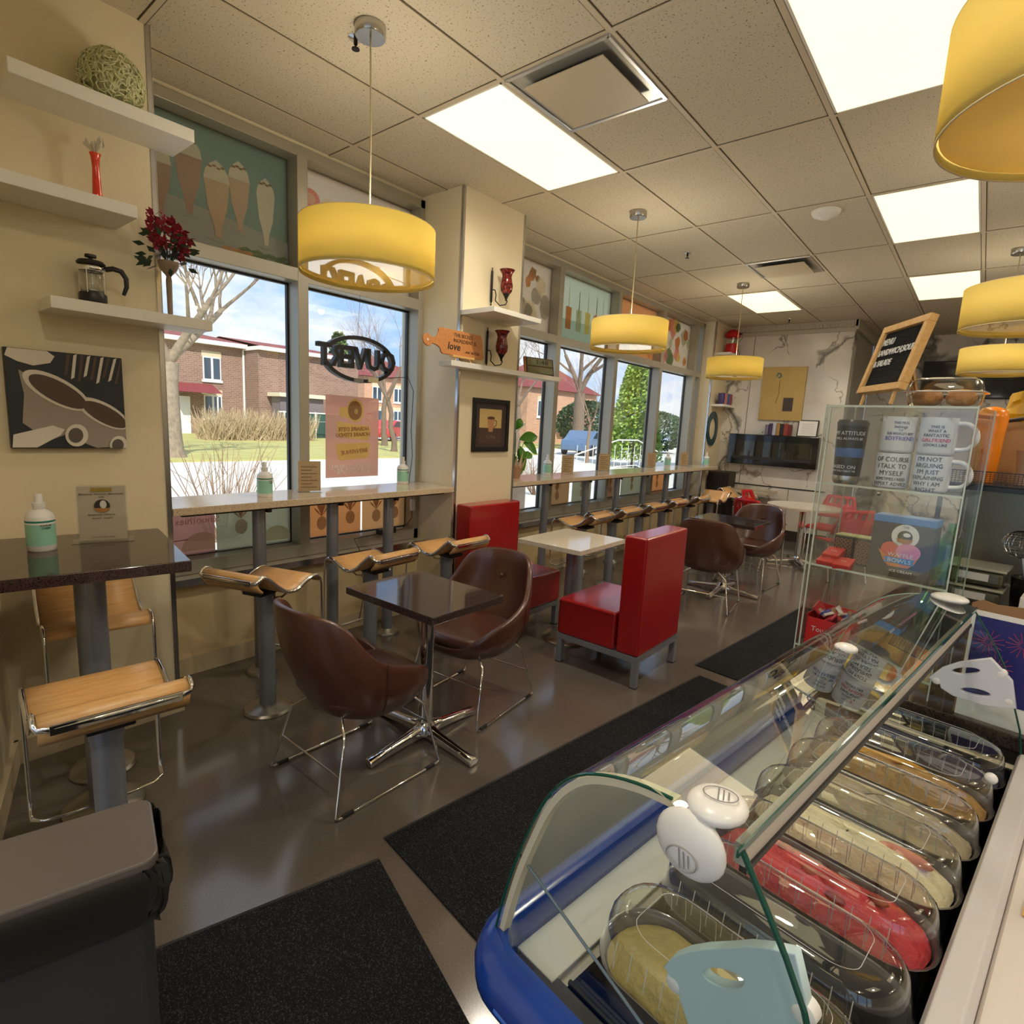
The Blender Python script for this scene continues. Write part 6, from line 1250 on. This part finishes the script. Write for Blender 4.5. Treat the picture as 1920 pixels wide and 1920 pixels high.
for u_ in (.115,.13): MB().tube([tuple(mx @ Vector((u_,Hb*.75,-.02))), tuple(Vector((*(mx @ Vector((u_,0,-.12))).xy, tz)))], .005, 4).build('easel_back_leg', M_PINE, t)
# pastry container on top of the tower
t = case_thing('pastry_container', 'clear plastic container with two round pastries on top of the tower', 'food container', .165, 1.455, 1.699)
def stad(w_, d_, z, r_): return [(x,y,z) for x, y in rrect(-w_,-d_,w_,d_,r_)]
m = MB(); vs = []; fs = []; n = len(stad(.1,.1,0,.04))
for w_, d_, z in ((.070,.045,0),(.080,.052,.006),(.086,.058,.038),(.094,.066,.040),(.094,.066,.043),(.085,.056,.045),(.078,.050,.072),(.066,.042,.080)): vs += stad(w_,d_,z,min(.036,d_-.002))
for i in range(7): fs += [(i*n+j, i*n+(j+1)%n, (i+1)*n+(j+1)%n, (i+1)*n+j) for j in range(n)]
m.add(vs, fs+[tuple(range(n)), tuple(7*n+j for j in range(n))]); m.build('clamshell', M_LIDC, t, smooth=60); m = MB(); m.tube([tuple(p) for p in stad(.093,.065,.0415,.036)], .0016, 5, closed=True, up=(0,0,1)); m.build('rim', M_RIB, t)
for s_ in (-1,1): MB().lathe([(.018,0),(.032,.006),(.036,.022),(.030,.036),(.018,.043),(.001,.045)], 22, (s_*.038,0,.006)).build('pastry', P('golden_pastry', srgb(196,138,74), .6, var=.3, vs=50, bump=.5, bs=80), t, smooth=60)
# poster of fireworks on the back side of the case
t = case_thing('fireworks_poster', 'blue fireworks poster with a white border standing behind the far end of the case', 'poster', .37, 1.318, .90)
MB().box((-.045,0,0),(.16,.004,.285)).build('poster_sheet', M_PAPER, t); MB().box((-.037,-.001,.06),(.152,0,.272)).build('night_sky_print', P('night_blue_print', srgb(32,32,104), .4, var=.2, vs=20), t)
m = MB()
for cx_, cz, c_ in ((-.005,.21,0),(.06,.22,0),(.11,.18,0),(.02,.15,0)):
    for k in range(14): a = 2*pi*k/14; m.tube([(cx_+.006*cos(a),-.0015,cz+.006*sin(a)),(cx_+.032*cos(a),-.0015,cz+.032*sin(a))], .0007, 4)
m.build('firework_bursts', P('firework_red', srgb(176,60,96), .4), t)
o = case_thing('cardboard_sheet', 'torn brown cardboard sheet peeking out above the fireworks poster', 'cardboard', .37, 1.325, .90); MB().prism([(x,0,z) for x, z in ((-.05,0),(.18,0),(.18,.292),(.12,.305),(.09,.296),(.05,.312),(.0,.306),(-.03,.312),(-.05,.30))], (0,.004,0)).build('torn_sheet', P('cardboard_brown', srgb(150,112,76), .8), o)
# ---- rack with food containers, right edge
t = case_thing('pastry_rack', 'black framed glass food rack at the right edge, behind the case', 'food rack', 0, 0, 0)
for z in (1.10,): bx('glass_deck', (.15,1.64,z), (.75,2.05,z+.008), M_ACRYL, t); bx('black_edge', (.15,1.632,z), (.75,1.640,z+.012), M_BLACK, t)
bx('rack_top', (.15,1.64,1.468), (.75,2.05,1.482), M_BLACK, t); m = MB(); 
for a in (.16,.74):
    for d in (1.65,2.04): bx('post', (a-.006,d-.006,.90), (a+.006,d+.006,1.468), M_BLACK, t)
bx('grey_backboard', (.17,2.05,.90), (.75,2.06,1.46), P('dull_steel_back', srgb(146,140,124), .35, metal=.5), t)
t = case_thing('mesh_tray', 'black wire mesh tray on top of the food rack', 'tray', .44, 1.80, 1.483)
m = MB(); [m.box((-.27+.009*k,-.151,0),(-.2685+.009*k,-.15,.04)) for k in range(61)]; [m.box((-.27,-.152,.004+.006*k),(.27,-.1505,.0052+.006*k)) for k in range(7)]; m.build('wire_mesh', P('mesh_black', srgb(40,38,40), .4), t); bx('tray_base', (-.27,-.15,0), (.27,.15,.003), M_BLACK, t); bx('tray_rim', (-.272,-.153,.04), (.272,-.149,.043), M_BLACK, t)
t = case_thing('cup_stack', 'tall stack of orange tinted cups in a plastic sleeve on the mesh tray', 'cups', .232, 1.80, 1.487); 
MB().lathe([(.030,0),(.034,.05),(.036,.15),(.040,.20),(.034,.222),(.020,.232),(.001,.236)], 26).build('orange_sleeve', P('orange_plastic_sleeve', srgb(250,140,14), .25, var=.08, vs=30, spec=.6), t, smooth=60)
t = case_thing('gold_tube', 'thin clear tube with a gold label in front of the orange cup stack', 'tube', .218, 1.735, 1.487); MB().lathe([(.007,0),(.007,.13),(.001,.131)], 14).build('gold_label', P('gold_paper', srgb(206,170,70), .3, metal=.4, var=.3, vs=60), t, smooth=50); MB().lathe([(.009,0),(.009,.14)], 14, cap=False).build('clear_tube', M_PLASTIC, t, smooth=60)
for k, a in enumerate((.335,.40)): t = case_thing('plastic_tub', ('left','right')[k]+' clear plastic cup with peach tint on the mesh tray at the right edge', 'cup', a+.0, 1.80, 1.487); MB().lathe([(.022,0),(.032,.10),(.034,.105)], 22, cap=False).build('tub', P('peach_clear_plastic', srgb(206,170,140), .15, spec=.7), t, smooth=50)
t = case_thing('yellow_bag', 'crumpled yellow snack bag behind the lamp at the right edge', 'bag', .29, 1.93, 1.483); rb2 = random.Random(8)
bx('bag_stand', (-.06,-.03,0), (.12,.05,.20), P('pine_block', srgb(190,150,96), .5), t); m = MB(); vs = []; fs = []
for i in range(8):
    for k in range(14): a = 2*pi*k/14; vs.append(((.062-.004*i)*cos(a)*(1+.12*rb2.uniform(-1,1)), .035*sin(a)*(1+.2*rb2.uniform(-1,1)), .20+.014*i+.012*cos(a)+.006*rb2.uniform(-1,1)))
for i in range(7): fs += [(i*14+k, i*14+(k+1)%14, (i+1)*14+(k+1)%14, (i+1)*14+k) for k in range(14)]
m.add(vs, fs+[tuple(range(14)), tuple(7*14+k for k in range(14))]).build('foil', P('yellow_foil', srgb(226,176,30), .3, spec=.7, var=.15, vs=30), t, smooth=25); m = MB(); m.tube([(-.075,-.06,.19),(0,-.065,.205),(.09,-.06,.22)], .006, 6); m.build('black_strap', M_BLACK, t)
for k in range(2):
    t = case_thing('takeaway_container', ('lower','upper')[k]+' clear takeaway container with a white label on the glass deck', 'food container', .265, 1.80, 1.108+.062*k, 'stacked takeaway containers'); MB().box((-.07,-.07,0),(.07,.07,.048)).build('tub', P('smoky_olive_food', srgb(84,80,58), .15, var=.3, vs=20, spec=.7), t, bevel=.012, seg=3); MB().box((-.076,-.076,.048),(.076,.076,.056)).build('lid', P('frosted_lid', srgb(190,186,166), .2), t, bevel=.003); bx('label', (-.03,-.0712,.015), (.035,-.0704,.038), M_PAPER, t)
t = case_thing('utensil_pot', 'black metal pot with a wire strainer at the right edge', 'utensil holder', .395, 1.78, 1.108); MB().lathe([(.040,0),(.048,.10),(.050,.102)], 26, cap=False).build('pot', P('dark_metal_pot', srgb(46,44,42), .3, metal=.6), t, smooth=50, solid=.002)
MB().tube([(0,0,.01),(-.03,.0,.16)], .003, 6).build('strainer_handle', M_STEEL, t); m = MB(); [m.tube([(-.04+.045*cos(q*pi/8)*cos(k*pi/8),.045*cos(q*pi/8)*sin(k*pi/8),.20+.042*sin(q*pi/8)) for q in range(-4,9)], .0012, 4) for k in range(8)]; [m.tube([(-.04+.045*cos(j)*cos(q*pi/8),.045*cos(j)*sin(q*pi/8),.20+.042*sin(j)) for q in range(16)], .0012, 4, closed=True) for j in (-1,-.6,-.2,.2,.6,1)]; m.build('strainer_basket', M_STEEL, t)
t = case_thing('paper_stack', 'stack of white paper sheets at the right edge above the poster', 'paper', .43, 1.70, 1.108); MB().box((-.045,-.05,0),(.10,.10,.065)).build('sheets', M_PAPER, t, bevel=.002)
